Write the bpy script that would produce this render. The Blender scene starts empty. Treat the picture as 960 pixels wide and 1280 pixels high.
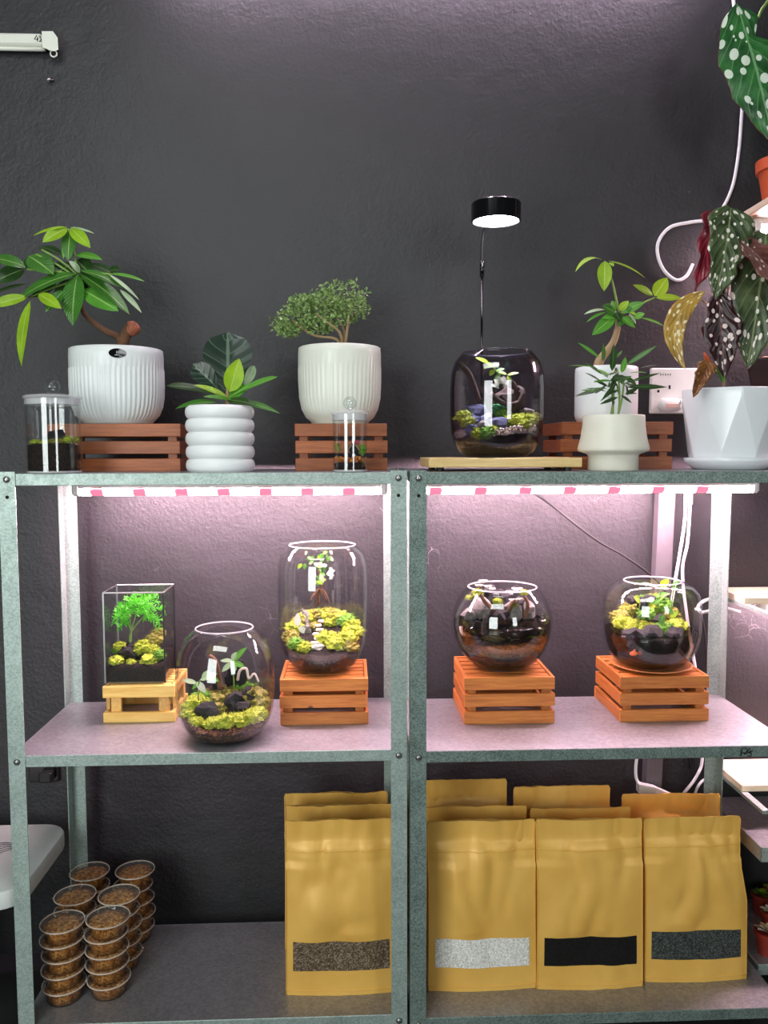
import bpy, math, random
from mathutils import Vector, Matrix, noise
V = Vector
PI = math.pi
C = bpy.context.scene.collection
SC = bpy.context.scene

# ------------------------------------------------------------------ camera
F, YAW, PIT, ROLL, H = 1022.3, .0407, .0745, -.0027, 1.45
_fx = V((math.sin(YAW), math.cos(YAW), 0)); _rt = V((math.cos(YAW), -math.sin(YAW), 0)); _z = V((0, 0, 1))
_fw = _fx * math.cos(PIT) - _z * math.sin(PIT); _up = _fx * math.sin(PIT) + _z * math.cos(PIT)
_R = _rt * math.cos(ROLL) + _up * math.sin(ROLL); _U = _up * math.cos(ROLL) - _rt * math.sin(ROLL)
CAM = V((0, 0, H))
cam = bpy.data.objects.new('camera', bpy.data.cameras.new('camera')); C.objects.link(cam)
cam.matrix_world = Matrix(((_R.x, _U.x, -_fw.x, 0), (_R.y, _U.y, -_fw.y, 0), (_R.z, _U.z, -_fw.z, H), (0, 0, 0, 1)))
cam.data.sensor_fit = 'VERTICAL'; cam.data.sensor_height = 36; cam.data.sensor_width = 27
cam.data.lens = F / 1280 * 36
cam.data.clip_start = .05
SC.camera = cam

# ------------------------------------------------------------------ light
SC.view_settings.view_transform = 'Standard'; SC.view_settings.look = 'None'
SC.view_settings.gamma = 1; SC.view_settings.use_curve_mapping = False
SC.view_settings.exposure = 0.0
wd = bpy.data.worlds.new('world'); SC.world = wd; wd.use_nodes = True
wd.node_tree.nodes['Background'].inputs[0].default_value = (.86, .94, 1, 1)
wd.node_tree.nodes['Background'].inputs[1].default_value = .045

def area(name, loc, target, sx, sy, power, col):
    l = bpy.data.lights.new(name, 'AREA'); l.shape = 'RECTANGLE'; l.size = sx; l.size_y = sy
    l.energy = power; l.color = col
    o = bpy.data.objects.new(name, l); C.objects.link(o); o.location = loc
    o.rotation_euler = (V(target) - V(loc)).to_track_quat('-Z', 'Y').to_euler()
    return o
# added overhead fill; daylight from the shop's glass door and window behind the photographer
area('overhead_fill', (-.5, .35, 2.95), (-.1, 1.9, .9), 1.4, .6, 20, (.96, 1, .97))
area('door_daylight', (-1.75, -1.6, 1.55), (0, 2, 1.1), 1.4, 2.0, 80, (.93, 1, .98))
area('window_daylight', (1.9, -2.4, 1.9), (.2, 2, 1.1), .8, 1.6, 34, (.95, 1, 1))

# ------------------------------------------------------------------ picking points
def ray(px, py): return _fw + _R * ((px - 480) / F) - _U * ((py - 640) / F)
def at(px, py, Y):
    d = ray(px, py); return CAM + d * (Y / d.y)
def onz(px, py, z):
    d = ray(px, py); return CAM + d * ((z - H) / d.z)
def pxm(Y): return Y / F               # metres per pixel at depth Y

# ------------------------------------------------------------------ materials
def lin(c):
    if isinstance(c, str):
        c = [int(c[i:i + 2], 16) / 255 for i in (0, 2, 4)]
    return tuple((x / 12.92 if x <= .04045 else ((x + .055) / 1.055) ** 2.4) for x in c)
class NT:
    def __init__(s, name):
        s.m = bpy.data.materials.new(name); s.m.use_nodes = True
        s.t = s.m.node_tree; s.n = s.t.nodes; s.p = s.n['Principled BSDF']; s.out = s.n['Material Output']
    def new(s, typ, **kw):
        n = s.n.new(typ)
        for k, v in kw.items():
            if k.startswith('i_'):
                key = k[2:]; n.inputs[int(key) if key.isdigit() else key.replace('_', ' ')].default_value = v
            else: setattr(n, k, v)
        return n
    def link(s, a, b): s.t.links.new(a, b)
    def coord(s, kind='Object', scale=None):
        tc = s.new('ShaderNodeTexCoord'); o = tc.outputs[kind]
        if scale:
            mp = s.new('ShaderNodeMapping'); mp.inputs['Scale'].default_value = scale
            s.link(o, mp.inputs[0]); o = mp.outputs[0]
        return o
    def noise(s, scale, detail=4, rough=.6, co=None):
        n = s.new('ShaderNodeTexNoise'); n.inputs['Scale'].default_value = scale
        n.inputs['Detail'].default_value = detail; n.inputs['Roughness'].default_value = rough
        s.link(co if co is not None else s.coord(), n.inputs['Vector']); return n.outputs['Fac']
    def ramp(s, fac, stops):
        r = s.new('ShaderNodeValToRGB'); e = r.color_ramp.elements
        while len(e) < len(stops): e.new(.5)
        for k, (p, c) in enumerate(stops):
            e[k].position = p; e[k].color = (*c, 1) if len(c) == 3 else c
        s.link(fac, r.inputs[0]); return r.outputs[0]
    def mixc(s, fac, a, b):
        m = s.new('ShaderNodeMix', data_type='RGBA')
        for sock, v in ((m.inputs[0], fac), (m.inputs[6], a), (m.inputs[7], b)):
            if hasattr(v, 'is_output'): s.link(v, sock)
            elif isinstance(v, (int, float)): sock.default_value = v
            else: sock.default_value = (*v, 1) if len(v) == 3 else v
        return m.outputs[2]
    def math(s, op, a, b=0.0):
        m = s.new('ShaderNodeMath', operation=op)
        for k, v in enumerate((a, b)):
            if hasattr(v, 'is_output'): s.link(v, m.inputs[k])
            else: m.inputs[k].default_value = v
        return m.outputs[0]
    def bump(s, h, strength=.3, dist=.01):
        b = s.new('ShaderNodeBump'); b.inputs['Strength'].default_value = strength; b.inputs['Distance'].default_value = dist
        s.link(h, b.inputs['Height']); s.link(b.outputs[0], s.p.inputs['Normal'])
    def base(s, c):
        if hasattr(c, 'is_output'): s.link(c, s.p.inputs['Base Color'])
        else: s.p.inputs['Base Color'].default_value = (*c, 1)
    def set(s, rough=None, metal=None, spec=None):
        if rough is not None: s.p.inputs['Roughness'].default_value = rough
        if metal is not None: s.p.inputs['Metallic'].default_value = metal
        if spec is not None: s.p.inputs['Specular IOR Level'].default_value = spec
        return s

def plain(name, col, rough=.5, metal=0, var=.12, scale=30, bump=0, spec=.5):
    t = NT(name); c = lin(col); t.set(rough, metal, spec)
    f = t.noise(scale)
    t.base(t.ramp(f, [(.25, tuple(x * (1 - var) for x in c)), (.75, tuple(min(1, x * (1 + var)) for x in c))]))
    if bump: t.bump(t.noise(scale * 4), bump, .004)
    return t.m
def emit(name, col, strength):
    t = NT(name); t.base(lin(col)); t.p.inputs['Emission Color'].default_value = (*lin(col), 1)
    t.p.inputs['Emission Strength'].default_value = strength; return t.m
def glass(name, tint=(.985, .99, .99), edge=(.72, .76, .76), refl=1.0):
    """a thin glass wall: what passes straight through, darker at grazing, plus a Fresnel reflection"""
    t = NT(name); t.n.remove(t.p)
    lw = t.new('ShaderNodeLayerWeight'); lw.inputs['Blend'].default_value = .5; fc = lw.outputs['Facing']
    col = t.mixc(t.math('POWER', fc, 4.0), tint, edge)
    tr = t.new('ShaderNodeBsdfTransparent'); t.link(col, tr.inputs[0])
    gl = t.new('ShaderNodeBsdfGlossy'); gl.inputs['Roughness'].default_value = .02; gl.inputs[0].default_value = (refl, refl, refl, 1)
    fr = t.math('ADD', t.math('MULTIPLY', t.math('POWER', fc, 5.0), .5), .05)
    mx = t.new('ShaderNodeMixShader'); t.link(fr, mx.inputs[0]); t.link(tr.outputs[0], mx.inputs[1]); t.link(gl.outputs[0], mx.inputs[2])
    t.link(mx.outputs[0], t.out.inputs[0]); return t.m
def wood(name, c1, c2, axis='X', rough=.5):
    t = NT(name); t.set(rough)
    sc = {'X': (3, 40, 40), 'Y': (40, 3, 40), 'Z': (40, 40, 3)}[axis]
    oi = t.new('ShaderNodeObjectInfo')
    tc = t.new('ShaderNodeTexCoord'); ad = t.new('ShaderNodeVectorMath', operation='ADD'); mp = t.new('ShaderNodeMapping')
    t.link(tc.outputs['Object'], ad.inputs[0]); t.link(oi.outputs['Random'], ad.inputs[1]); t.link(ad.outputs[0], mp.inputs[0])
    mp.inputs['Scale'].default_value = sc
    f = t.noise(4, 6, .65, mp.outputs[0])
    c = t.ramp(f, [(.3, lin(c1)), (.7, lin(c2))])
    d = t.math('MULTIPLY', oi.outputs['Random'], .3)
    hsv = t.new('ShaderNodeHueSaturation'); t.link(c, hsv.inputs['Color']); t.link(t.math('ADD', d, .86), hsv.inputs['Value'])
    # knots
    vk = t.new('ShaderNodeTexVoronoi'); vk.inputs['Scale'].default_value = 9; t.link(ad.outputs[0], vk.inputs['Vector'])
    k = t.ramp(vk.outputs['Distance'], [(.04, (1, 1, 1)), (.09, (0, 0, 0))])
    t.base(t.mixc(k, hsv.outputs[0], lin('4a2410')))
    t.bump(f, .25, .002); return t.m
def leafmat(name, col, vein, rough=.38, under=None, lat=14, trans=.25, var=.2):
    t = NT(name); t.set(rough)
    uv = t.coord('UV'); sp = t.new('ShaderNodeSeparateXYZ'); t.link(uv, sp.inputs[0])
    a = t.math('ABSOLUTE', t.math('SUBTRACT', sp.outputs[0], .5))
    mid = t.math('LESS_THAN', a, .035)
    w = t.math('SINE', t.math('MULTIPLY', t.math('SUBTRACT', sp.outputs[1], t.math('MULTIPLY', a, .45)), lat * 2 * PI))
    latv = t.math('MULTIPLY', t.math('GREATER_THAN', w, .93), .35)
    f = t.noise(25)
    c = lin(col)
    cc = t.ramp(f, [(.3, tuple(x * (1 - var) for x in c)), (.7, tuple(min(1, x * (1 + var)) for x in c))])
    cc = t.mixc(t.math('MAXIMUM', t.math('MULTIPLY', mid, .8), latv), cc, lin(vein))
    t.base(cc); t.bump(w, .15, .002)
    tl = t.new('ShaderNodeBsdfTranslucent'); t.link(cc, tl.inputs[0])
    mx = t.new('ShaderNodeMixShader'); mx.inputs[0].default_value = trans
    t.link(t.p.outputs[0], mx.inputs[1]); t.link(tl.outputs[0], mx.inputs[2]); t.link(mx.outputs[0], t.out.inputs[0])
    return t.m
def spotleaf(name, c1, c2, spot, scale=(9, 14, 1), size=.28, vein='7fa070', rough=.35):
    t = NT(name); t.set(rough)
    uv = t.coord('UV'); sp = t.new('ShaderNodeSeparateXYZ'); t.link(uv, sp.inputs[0])
    a = t.math('ABSOLUTE', t.math('SUBTRACT', sp.outputs[0], .5))
    base = t.ramp(t.noise(22), [(.35, lin(c1)), (.65, lin(c2))])
    w = t.math('SINE', t.math('MULTIPLY', t.math('SUBTRACT', sp.outputs[1], t.math('MULTIPLY', a, .7)), 7 * 2 * PI))
    base = t.mixc(t.math('MULTIPLY', t.math('GREATER_THAN', w, .95), .4), base, lin(vein))
    base = t.mixc(t.math('MULTIPLY', t.math('LESS_THAN', a, .02), .8), base, lin(vein))
    mp = t.new('ShaderNodeMapping'); mp.inputs['Scale'].default_value = scale; t.link(uv, mp.inputs[0])
    vo = t.new('ShaderNodeTexVoronoi'); vo.inputs['Scale'].default_value = 1; vo.inputs['Randomness'].default_value = .75; t.link(mp.outputs[0], vo.inputs['Vector'])
    # spots of different sizes, random per cell
    sc2 = t.new('ShaderNodeSeparateColor'); t.link(vo.outputs['Color'], sc2.inputs[0])
    r = t.math('ADD', t.math('MULTIPLY', sc2.outputs[0], size * .6), size * .5)
    s = t.math('LESS_THAN', vo.outputs['Distance'], r)
    t.base(t.mixc(s, base, lin(spot))); t.bump(w, .25, .003); return t.m
def galv(name, c1, c2, scale=90, metal=.45, rough=.5):
    t = NT(name); t.set(rough, metal)
    vo = t.new('ShaderNodeTexVoronoi'); vo.inputs['Scale'].default_value = scale; t.link(t.coord(), vo.inputs['Vector'])
    sc2 = t.new('ShaderNodeSeparateColor'); t.link(vo.outputs['Color'], sc2.inputs[0])
    f = t.math('ADD', t.math('MULTIPLY', sc2.outputs[0], .45), t.math('MULTIPLY', t.noise(14, 6), .6))
    t.base(t.ramp(f, [(.25, lin(c1)), (.75, lin(c2))]))
    t.link(t.math('ADD', t.math('MULTIPLY', t.noise(40), .3), rough - .15), t.p.inputs['Roughness'])
    return t.m
def granules(name, cols, scale, rough=.8, bump=.6):
    t = NT(name); t.set(rough, 0, .25)
    vo = t.new('ShaderNodeTexVoronoi'); vo.inputs['Scale'].default_value = scale; t.link(t.coord(), vo.inputs['Vector'])
    sc2 = t.new('ShaderNodeSeparateColor'); t.link(vo.outputs['Color'], sc2.inputs[0])
    n = len(cols)
    t.base(t.ramp(sc2.outputs[0], [((k + .5) / n, lin(c)) for k, c in enumerate(cols)]))
    t.bump(t.math('SUBTRACT', 1.0, vo.outputs['Distance']), bump, .004); return t.m

def wall_material():
    t = NT('black_painted_plaster'); t.set(.5, 0, .45)
    co = t.coord()
    c = t.ramp(t.noise(2.2, 6, .6, co), [(.3, lin('28282a')), (.7, lin('323134'))])
    sz = t.new('ShaderNodeSeparateXYZ'); t.link(co, sz.inputs[0])
    low = t.math('MULTIPLY', t.math('LESS_THAN', sz.outputs[2], 1.42), t.math('GREATER_THAN', sz.outputs[2], .9))
    # pale scratches and chalky scuffs in the paint
    wn = t.new('ShaderNodeTexNoise'); wn.inputs['Scale'].default_value = 3; t.link(co, wn.inputs['Vector'])
    ad = t.new('ShaderNodeVectorMath', operation='ADD'); t.link(co, ad.inputs[0]); t.link(wn.outputs['Color'], ad.inputs[1])
    vo = t.new('ShaderNodeTexVoronoi', feature='DISTANCE_TO_EDGE'); vo.inputs['Scale'].default_value = 15; t.link(ad.outputs[0], vo.inputs['Vector'])
    line = t.math('LESS_THAN', vo.outputs['Distance'], .005)
    mask = t.ramp(t.noise(6, 3, .5, co), [(.58, (0, 0, 0)), (.70, (1, 1, 1))])
    m2 = t.math('MULTIPLY', t.math('MULTIPLY', line, mask), t.math('ADD', t.math('MULTIPLY', low, .42), .015))
    c = t.mixc(m2, c, lin('b5aeb0'))
    sp = t.math('GREATER_THAN', t.noise(55, 2, .5, co), .80)
    c = t.mixc(t.math('MULTIPLY', sp, .4), c, lin('a09a9e'))
    t.base(c)
    h = t.math('ADD', t.math('MULTIPLY', t.noise(90, 5, .6, co), .6), t.noise(16, 4, .5, co))
    t.bump(h, .45, .008); return t.m

M = {}
M['wall'] = wall_material()
M['floor'] = plain('dark_floor', '2a2a2b', .6)
M['galv'] = galv('galvanised_steel', '8e9e98', 'b2c1bb', 300)
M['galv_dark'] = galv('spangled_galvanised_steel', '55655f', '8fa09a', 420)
M['tray'] = galv('galvanised_tray', '8d8e91', 'a6a5a9', 160, .62, .42)
M['steel'] = plain('bolt_steel', '9a9a98', .3, .9)
M['hole'] = plain('dark_hole', '101010', .9)
M['white_plastic'] = plain('white_plastic', 'e4e6e2', .4, var=.04)
M['cream_plastic'] = plain('cream_plastic', 'e9ebdf', .4, var=.03)
M['led'] = emit('grow_light_white', 'ffd3e2', 285); M['led_high'] = emit('grow_light_white_high', 'f6dcf4', 125)
M['led_red'] = emit('grow_light_red', 'ff5a72', 2.2)
M['lamp'] = emit('lamp_diffuser', 'f4f4ff', 14)
M['glass'] = glass('clear_glass')
M['glass_dark'] = glass('smoked_glass', (.80, .76, .80), (.34, .28, .32))
def bright_glass(name, solid=.4, col=(.86, .88, .9)):
    t = NT(name); t.base(col); t.set(.12, 0, .8)
    tr = t.new('ShaderNodeBsdfTransparent'); mx = t.new('ShaderNodeMixShader'); mx.inputs[0].default_value = solid
    t.link(tr.outputs[0], mx.inputs[1]); t.link(t.p.outputs[0], mx.inputs[2]); t.link(mx.outputs[0], t.out.inputs[0]); return t.m
M['rim'] = bright_glass('highlight_glass_rim', .38); M['rim_dark'] = bright_glass('smoked_glass_rim', .5, (.10, .09, .12)); M['knob'] = glass('clear_knob', (.9, .93, .93), (.3, .34, .34)); M['frost'] = bright_glass('ground_glass', .34)  # white in the clear rim's colour stands in for its highlight
M['plastic_clear'] = glass('clear_thin_plastic', (.97, .95, .92), (.8, .74, .68), .8)
M['water'] = glass('murky_water', (.66, .57, .43), (.3, .24, .16), .4)
M['water_dark'] = glass('dark_water', (.58, .48, .37), (.24, .19, .14), .4)
M['pot'] = plain('white_ceramic', 'e2e7e6', .32, var=.03)
M['pot_warm'] = plain('ivory_ceramic', 'e6e8dc', .32, var=.05, scale=8)
M['pot_white'] = plain('chalk_white_ceramic', 'eceff0', .4, var=.02)
M['pot_cream'] = plain('cream_ceramic', 'e9e6d6', .38, var=.03)
M['pot_face'] = plain('glossy_white_ceramic', 'e8ecef', .18, var=.02)
M['terracotta'] = plain('terracotta_plastic', 'c0542f', .5)
M['red_pot'] = plain('brown_red_plastic', '8a2f24', .45)
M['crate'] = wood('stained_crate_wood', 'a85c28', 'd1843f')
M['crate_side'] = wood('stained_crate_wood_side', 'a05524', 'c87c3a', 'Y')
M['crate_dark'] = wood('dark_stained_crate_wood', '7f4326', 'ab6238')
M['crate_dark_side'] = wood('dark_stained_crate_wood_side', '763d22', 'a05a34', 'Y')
M['pine'] = wood('yellow_pine', 'd9a64c', 'eec878')
M['pine_side'] = wood('yellow_pine_side', 'cf9a48', 'e8bf74', 'Y')
M['board'] = wood('pale_board', 'e8cfae', 'f3e3c9')
M['bamboo'] = wood('bamboo', 'c9a766', 'e6cb92')
M['black_gloss'] = plain('black_gloss', '0c0c0d', .12)
M['black'] = plain('black_plastic', '131313', .5)
M['cable_white'] = plain('white_cable', 'e9e9ec', .45, var=.02)
M['cable_black'] = plain('black_cable', '141414', .5)
M['kraft'] = None
M['soil'] = granules('dark_soil', ['120d0a', '1d140e', '2b1c12', '171009'], 220)
M['soil_brown'] = granules('brown_leafy_soil', ['1c120c', '2a1a10', '5a3a22', '1a110b', '74502f'], 230)
M['dark_wood'] = plain('dark_driftwood', '4a3a34', .8, var=.5, scale=60, bump=.6)
M['bark'] = plain('bark', '6b4a33', .85, var=.4, scale=60, bump=.6)
M['cut_wood'] = plain('cut_stub', 'b0684c', .8, var=.3, scale=90, bump=.6)
M['stem_green'] = plain('stem_green', '7a9a48', .5)
M['stem_tan'] = plain('stem_tan', '9c8460', .7)
M['rock'] = plain('black_lava_rock', '1d1b1d', .8, var=.6, scale=70, bump=.8)
M['rock_blue'] = plain('blue_grey_rock', '5a5d82', .7, var=.5, scale=90, bump=.8)
M['rock_grey'] = plain('grey_rock', '77736f', .8, var=.4, scale=70, bump=.7)
M['pebble'] = granules('pale_pebbles', ['b8a48c', 'd9cdbd', '8d7560', 'e4dccf'], 160)
M['sand'] = granules('white_gravel', ['d6d2c8', 'efece4', 'b5afa3'], 200)
M['moss'] = plain('yellow_green_moss', '9aa832', .9, var=.65, scale=240)
M['moss_green'] = plain('green_moss', '5f8f2c', .9, var=.65, scale=240)
M['moss_olive'] = plain('olive_moss', '7d7a32', .9, var=.65, scale=220)
M['moss_teal'] = plain('teal_moss', '3f8a55', .9, var=.65, scale=240)
M['fern'] = leafmat('fern_green', '4fc21c', '8ce04a', .5, lat=3, trans=.35)
M['lime'] = leafmat('lime_leaf', '9cc823', 'cfe57a', .4, trans=.35)
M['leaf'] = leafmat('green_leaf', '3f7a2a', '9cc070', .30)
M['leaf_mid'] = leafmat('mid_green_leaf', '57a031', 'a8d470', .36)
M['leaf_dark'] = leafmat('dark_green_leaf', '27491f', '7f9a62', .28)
M['fig'] = leafmat('dark_fig_leaf', '24382c', '6f8a72', .25, lat=5)
M['bonsai'] = plain('bonsai_leaf', '84a05c', .4, var=.5, scale=60)
M['white_leaf'] = leafmat('pale_leaf', 'd5dcc9', 'f0f3ea', .5)
M['mint_leaf'] = leafmat('mint_leaf', 'a9c79a', 'd5e6c6', .45)
M['white_petal'] = plain('pale_petal', 'e8d5cc', .6)
M['spot_green'] = spotleaf('spotted_green_leaf', '1e4a25', '3a7a3c', 'dfe9d8', (6, 11, 1), .44, '7fae7a')
M['spot_dark'] = spotleaf('spotted_dark_leaf', '2b3a22', '5a6a46', 'efe8dc', (9, 15, 1), .40, '8a9468')
M['spot_black'] = spotleaf('spotted_maroon_leaf', '1c0d10', '35151a', 'e3cfc9', (6, 14, 1), .40, '6a2a34')
M['spot_red'] = spotleaf('spotted_reddish_leaf', '5a2f2a', '8a5a50', 'e8d4c8', (7, 11, 1), .34, 'a07a70')
M['spot_yellow'] = spotleaf('spotted_yellow_leaf', '94702a', 'c29a44', 'f2e3b8', (6, 13, 1), .40, 'd8b25a')
M['spot_brown'] = spotleaf('dry_spotted_leaf', '5a3418', '9a6a3a', 'c9a06a', (6, 9, 1), .22, '4a2a14')
M['leaf_red'] = spotleaf('red_leaf_underside', '6a1626', '93283a', 'c25566', (5, 10, 1), .18, 'b04a58')
M['kraft_back'] = None

# ------------------------------------------------------------------ mesh building
ORG = {}
class MB:
    def __init__(s): s.v = []; s.f = []; s.mi = []; s.uv = {}; s.cur = 0
    def face(s, f): s.f.append(tuple(f)); s.mi.append(s.cur)
    def add(s, vs, fs):
        b = len(s.v); s.v.extend(V(p) for p in vs)
        for f in fs: s.face([b + i for i in f])
        return b
    def box(s, c, d, ch=0.0, rz=0):
        c = V(c); hx, hy, hz = d[0] / 2, d[1] / 2, d[2] / 2
        R = Matrix.Rotation(rz, 3, 'Z')
        if ch <= 0:
            vs = [c + R @ V((x * hx, y * hy, z * hz)) for x in (-1, 1) for y in (-1, 1) for z in (-1, 1)]
            return s.add(vs, [(0, 1, 3, 2), (4, 6, 7, 5), (0, 4, 5, 1), (2, 3, 7, 6), (0, 2, 6, 4), (1, 5, 7, 3)])
        ch = min(ch, hx * .9, hy * .9, hz * .9)
        vs = []; idx = {}
        for x in (-1, 1):
            for y in (-1, 1):
                for z in (-1, 1):
                    for a in range(3):
                        p = [x * (hx - ch), y * (hy - ch), z * (hz - ch)]
                        p[a] = (x * hx, y * hy, z * hz)[a]
                        idx[(x, y, z, a)] = len(vs); vs.append(c + R @ V(p))
        fs = []
        I = lambda x, y, z, a: idx[(x, y, z, a)]
        for a in range(3):
            for sg in (-1, 1):
                q = []
                for u, w in ((-1, -1), (1, -1), (1, 1), (-1, 1)):
                    t = [0, 0, 0]; t[a] = sg; t[(a + 1) % 3] = u; t[(a + 2) % 3] = w
                    q.append(I(*t, a))
                fs.append(q if sg > 0 else q[::-1])
        for a in range(3):
            b_, c_ = (a + 1) % 3, (a + 2) % 3
            for u in (-1, 1):
                for w in (-1, 1):
                    t0 = [0, 0, 0]; t1 = [0, 0, 0]
                    t0[a] = -1; t1[a] = 1; t0[b_] = t1[b_] = u; t0[c_] = t1[c_] = w
                    q = [I(*t0, b_), I(*t1, b_), I(*t1, c_), I(*t0, c_)]
                    fs.append(q[::-1] if u * w > 0 else q)
        for x in (-1, 1):
            for y in (-1, 1):
                for z in (-1, 1):
                    q = [I(x, y, z, 0), I(x, y, z, 1), I(x, y, z, 2)]
                    fs.append(q if x * y * z > 0 else q[::-1])
        return s.add(vs, fs)
    def lathe(s, prof, c=(0, 0, 0), seg=32, mod=None, close=True, sx=1, sy=1):
        """prof: [(r, z)] from bottom to top of the outside (it may come back down the inside)"""
        c = V(c); b = len(s.v); rows = []
        for (r, z) in prof:
            if r < 1e-6: rows.append([len(s.v)]); s.v.append(c + V((0, 0, z)))
            else:
                row = []
                for k in range(seg):
                    a = 2 * PI * k / seg; rr = mod(r, z, a) if mod else r
                    row.append(len(s.v)); s.v.append(c + V((rr * math.cos(a) * sx, rr * math.sin(a) * sy, z)))
                rows.append(row)
        for A, B in zip(rows, rows[1:]):
            for k in range(seg):
                n = (k + 1) % seg
                if len(A) == 1 and len(B) == 1: continue
                if len(A) == 1: s.face((A[0], B[n], B[k]))
                elif len(B) == 1: s.face((A[k], A[n], B[0]))
                else: s.face((A[k], A[n], B[n], B[k]))
    def tube(s, pts, rad, seg=8, caps=True):
        pts = [V(p) for p in pts]; n = len(pts)
        if not hasattr(rad, '__len__'): rad = [rad] * n
        T = [(pts[min(i + 1, n - 1)] - pts[max(i - 1, 0)]).normalized() for i in range(n)]
        u = T[0].orthogonal().normalized(); rows = []
        for i in range(n):
            u = (u - T[i] * u.dot(T[i]))
            u = u.normalized() if u.length > 1e-6 else T[i].orthogonal().normalized()
            w = T[i].cross(u); row = []
            for k in range(seg):
                a = 2 * PI * k / seg
                row.append(len(s.v)); s.v.append(pts[i] + (u * math.cos(a) + w * math.sin(a)) * rad[i])
            rows.append(row)
        for A, B in zip(rows, rows[1:]):
            for k in range(seg): s.face((A[k], A[(k + 1) % seg], B[(k + 1) % seg], B[k]))
        if caps: s.face(rows[0][::-1]); s.face(rows[-1])
    def leaf(s, p0, p2, w, nrm=(0, -.6, .8), bend=0, fold=.12, prof='lance', nu=4, nv=9, thick=0, wave=0, jag=0, side_bend=0, seed=0):
        """a blade from p0 to p2 with width w, bowed along its normal, folded at the midrib"""
        p0, p2 = V(p0), V(p2); L = (p2 - p0).length; d0 = (p2 - p0).normalized()
        N = V(nrm); N = (N - d0 * N.dot(d0)).normalized(); S0 = d0.cross(N).normalized()
        p1 = (p0 + p2) / 2 + N * bend * L + S0 * side_bend * L
        rng = random.Random(seed)
        def wl(t):
            if prof == 'lance': return math.sin(PI * min(1, t ** .85)) ** .8 if 0 < t < 1 else 0
            if prof == 'strap': return min(1, t * 5) * (1 - t ** 3) ** .8
            if prof == 'obov': return max(0, math.sin(PI * t ** 1.5)) ** .6 if t < 1 else 0
            if prof == 'fig': return (.25 + .75 * min(1, t * 1.5)) * max(0, 1 - t ** 5) ** .5 * min(1, t * 12 + .1)
            if prof == 'wing': return max(0, 1 - t) ** .65 * min(1, (t + .01) * 5) ** .5 * 1.06
            if prof == 'heart': return max(0, (1 - t)) ** .55 * min(1, (t + .01) * 6) ** .5
            return math.sin(PI * t)
        rows = []; up = []
        for j in range(nv + 1):
            t = j / nv
            P = p0 * (1 - t) ** 2 + p1 * 2 * t * (1 - t) + p2 * t * t
            T = ((p1 - p0) * (1 - t) + (p2 - p1) * t).normalized()
            n = (N - T * N.dot(T)).normalized(); S = T.cross(n)
            hw = wl(t) * w / 2 * (1 + (rng.uniform(-jag, jag) if 0 < j < nv else 0))
            row = []
            for i in range(nu + 1):
                u = i / nu * 2 - 1
                wv = wave * w * math.sin(t * 19 + (2 if u > 0 else 0)) * abs(u) ** 2
                row.append(P + S * u * hw + n * (fold * abs(u) * hw + wv))
            rows.append(row); up.append(n)
        b = len(s.v)
        for j, row in enumerate(rows):
            for i, p in enumerate(row):
                s.uv[len(s.v)] = (i / nu, j / nv); s.v.append(p)
        id_ = lambda j, i: b + j * (nu + 1) + i
        cur = s.cur
        for j in range(nv):
            for i in range(nu): s.face((id_(j, i), id_(j, i + 1), id_(j + 1, i + 1), id_(j + 1, i)))
        if thick:
            b2 = len(s.v)
            for j, row in enumerate(rows):
                for i, p in enumerate(row):
                    s.uv[len(s.v)] = (i / nu, j / nv); s.v.append(p - up[j] * thick)
            s.cur = cur + 1
            e_ = lambda j, i: b2 + j * (nu + 1) + i
            for j in range(nv):
                for i in range(nu): s.face((e_(j, i), e_(j + 1, i), e_(j + 1, i + 1), e_(j, i + 1)))
            for j in range(nv):
                s.face((id_(j, 0), id_(j + 1, 0), e_(j + 1, 0), e_(j, 0))); s.face((id_(j, nu), e_(j, nu), e_(j + 1, nu), id_(j + 1, nu)))
            s.cur = cur
    def blob(s, c, r, sub=2, amp=.25, freq=1.6, seed=0, flat=None, rz=0):
        """a noisy ellipsoid; r is a radius or (rx, ry, rz)"""
        vs, fs = ICO[sub]; c = V(c)
        r = V((r, r, r)) if isinstance(r, (int, float)) else V(r)
        o = V((seed * 3.7, seed * 1.9, seed * .7)); b = len(s.v); R = Matrix.Rotation(rz, 3, 'Z')
        for p in vs:
            k = 1 + amp * (noise.noise(p * freq + o) + .5 * noise.noise(p * freq * 2.7 + o))
            q = V((p.x * r.x * k, p.y * r.y * k, p.z * r.z * k))
            if flat is not None and q.z < flat * r.z: q.z = flat * r.z
            s.v.append(c + R @ q)
        for f in fs: s.face([b + i for i in f])
        return b, len(vs)
    def build(s, name, mats, parent=None, smooth=True, angle=None, link=True, label=None):
        org = ORG.get(parent.name, V((0, 0, 0))) if parent else V((0, 0, 0))
        me = bpy.data.meshes.new(name)
        me.from_pydata([tuple(p - org) for p in s.v], [], s.f)
        ms = mats if isinstance(mats, (list, tuple)) else [mats]
        for m in ms: me.materials.append(M[m] if isinstance(m, str) else m)
        if len(ms) > 1: me.polygons.foreach_set('material_index', [min(i, len(ms) - 1) for i in s.mi])
        if s.uv:
            l = me.uv_layers.new(name='UVMap')
            for lp in me.loops: l.data[lp.index].uv = s.uv.get(lp.vertex_index, (0, 0))
        me.polygons.foreach_set('use_smooth', [bool(smooth)] * len(s.f))
        if smooth and angle: me.set_sharp_from_angle(angle=math.radians(angle))
        me.update()
        o = bpy.data.objects.new(name, me); C.objects.link(o)
        if parent: o.parent = parent
        ORG[o.name] = org.copy()
        if label: o['label'] = label
        return o
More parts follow.
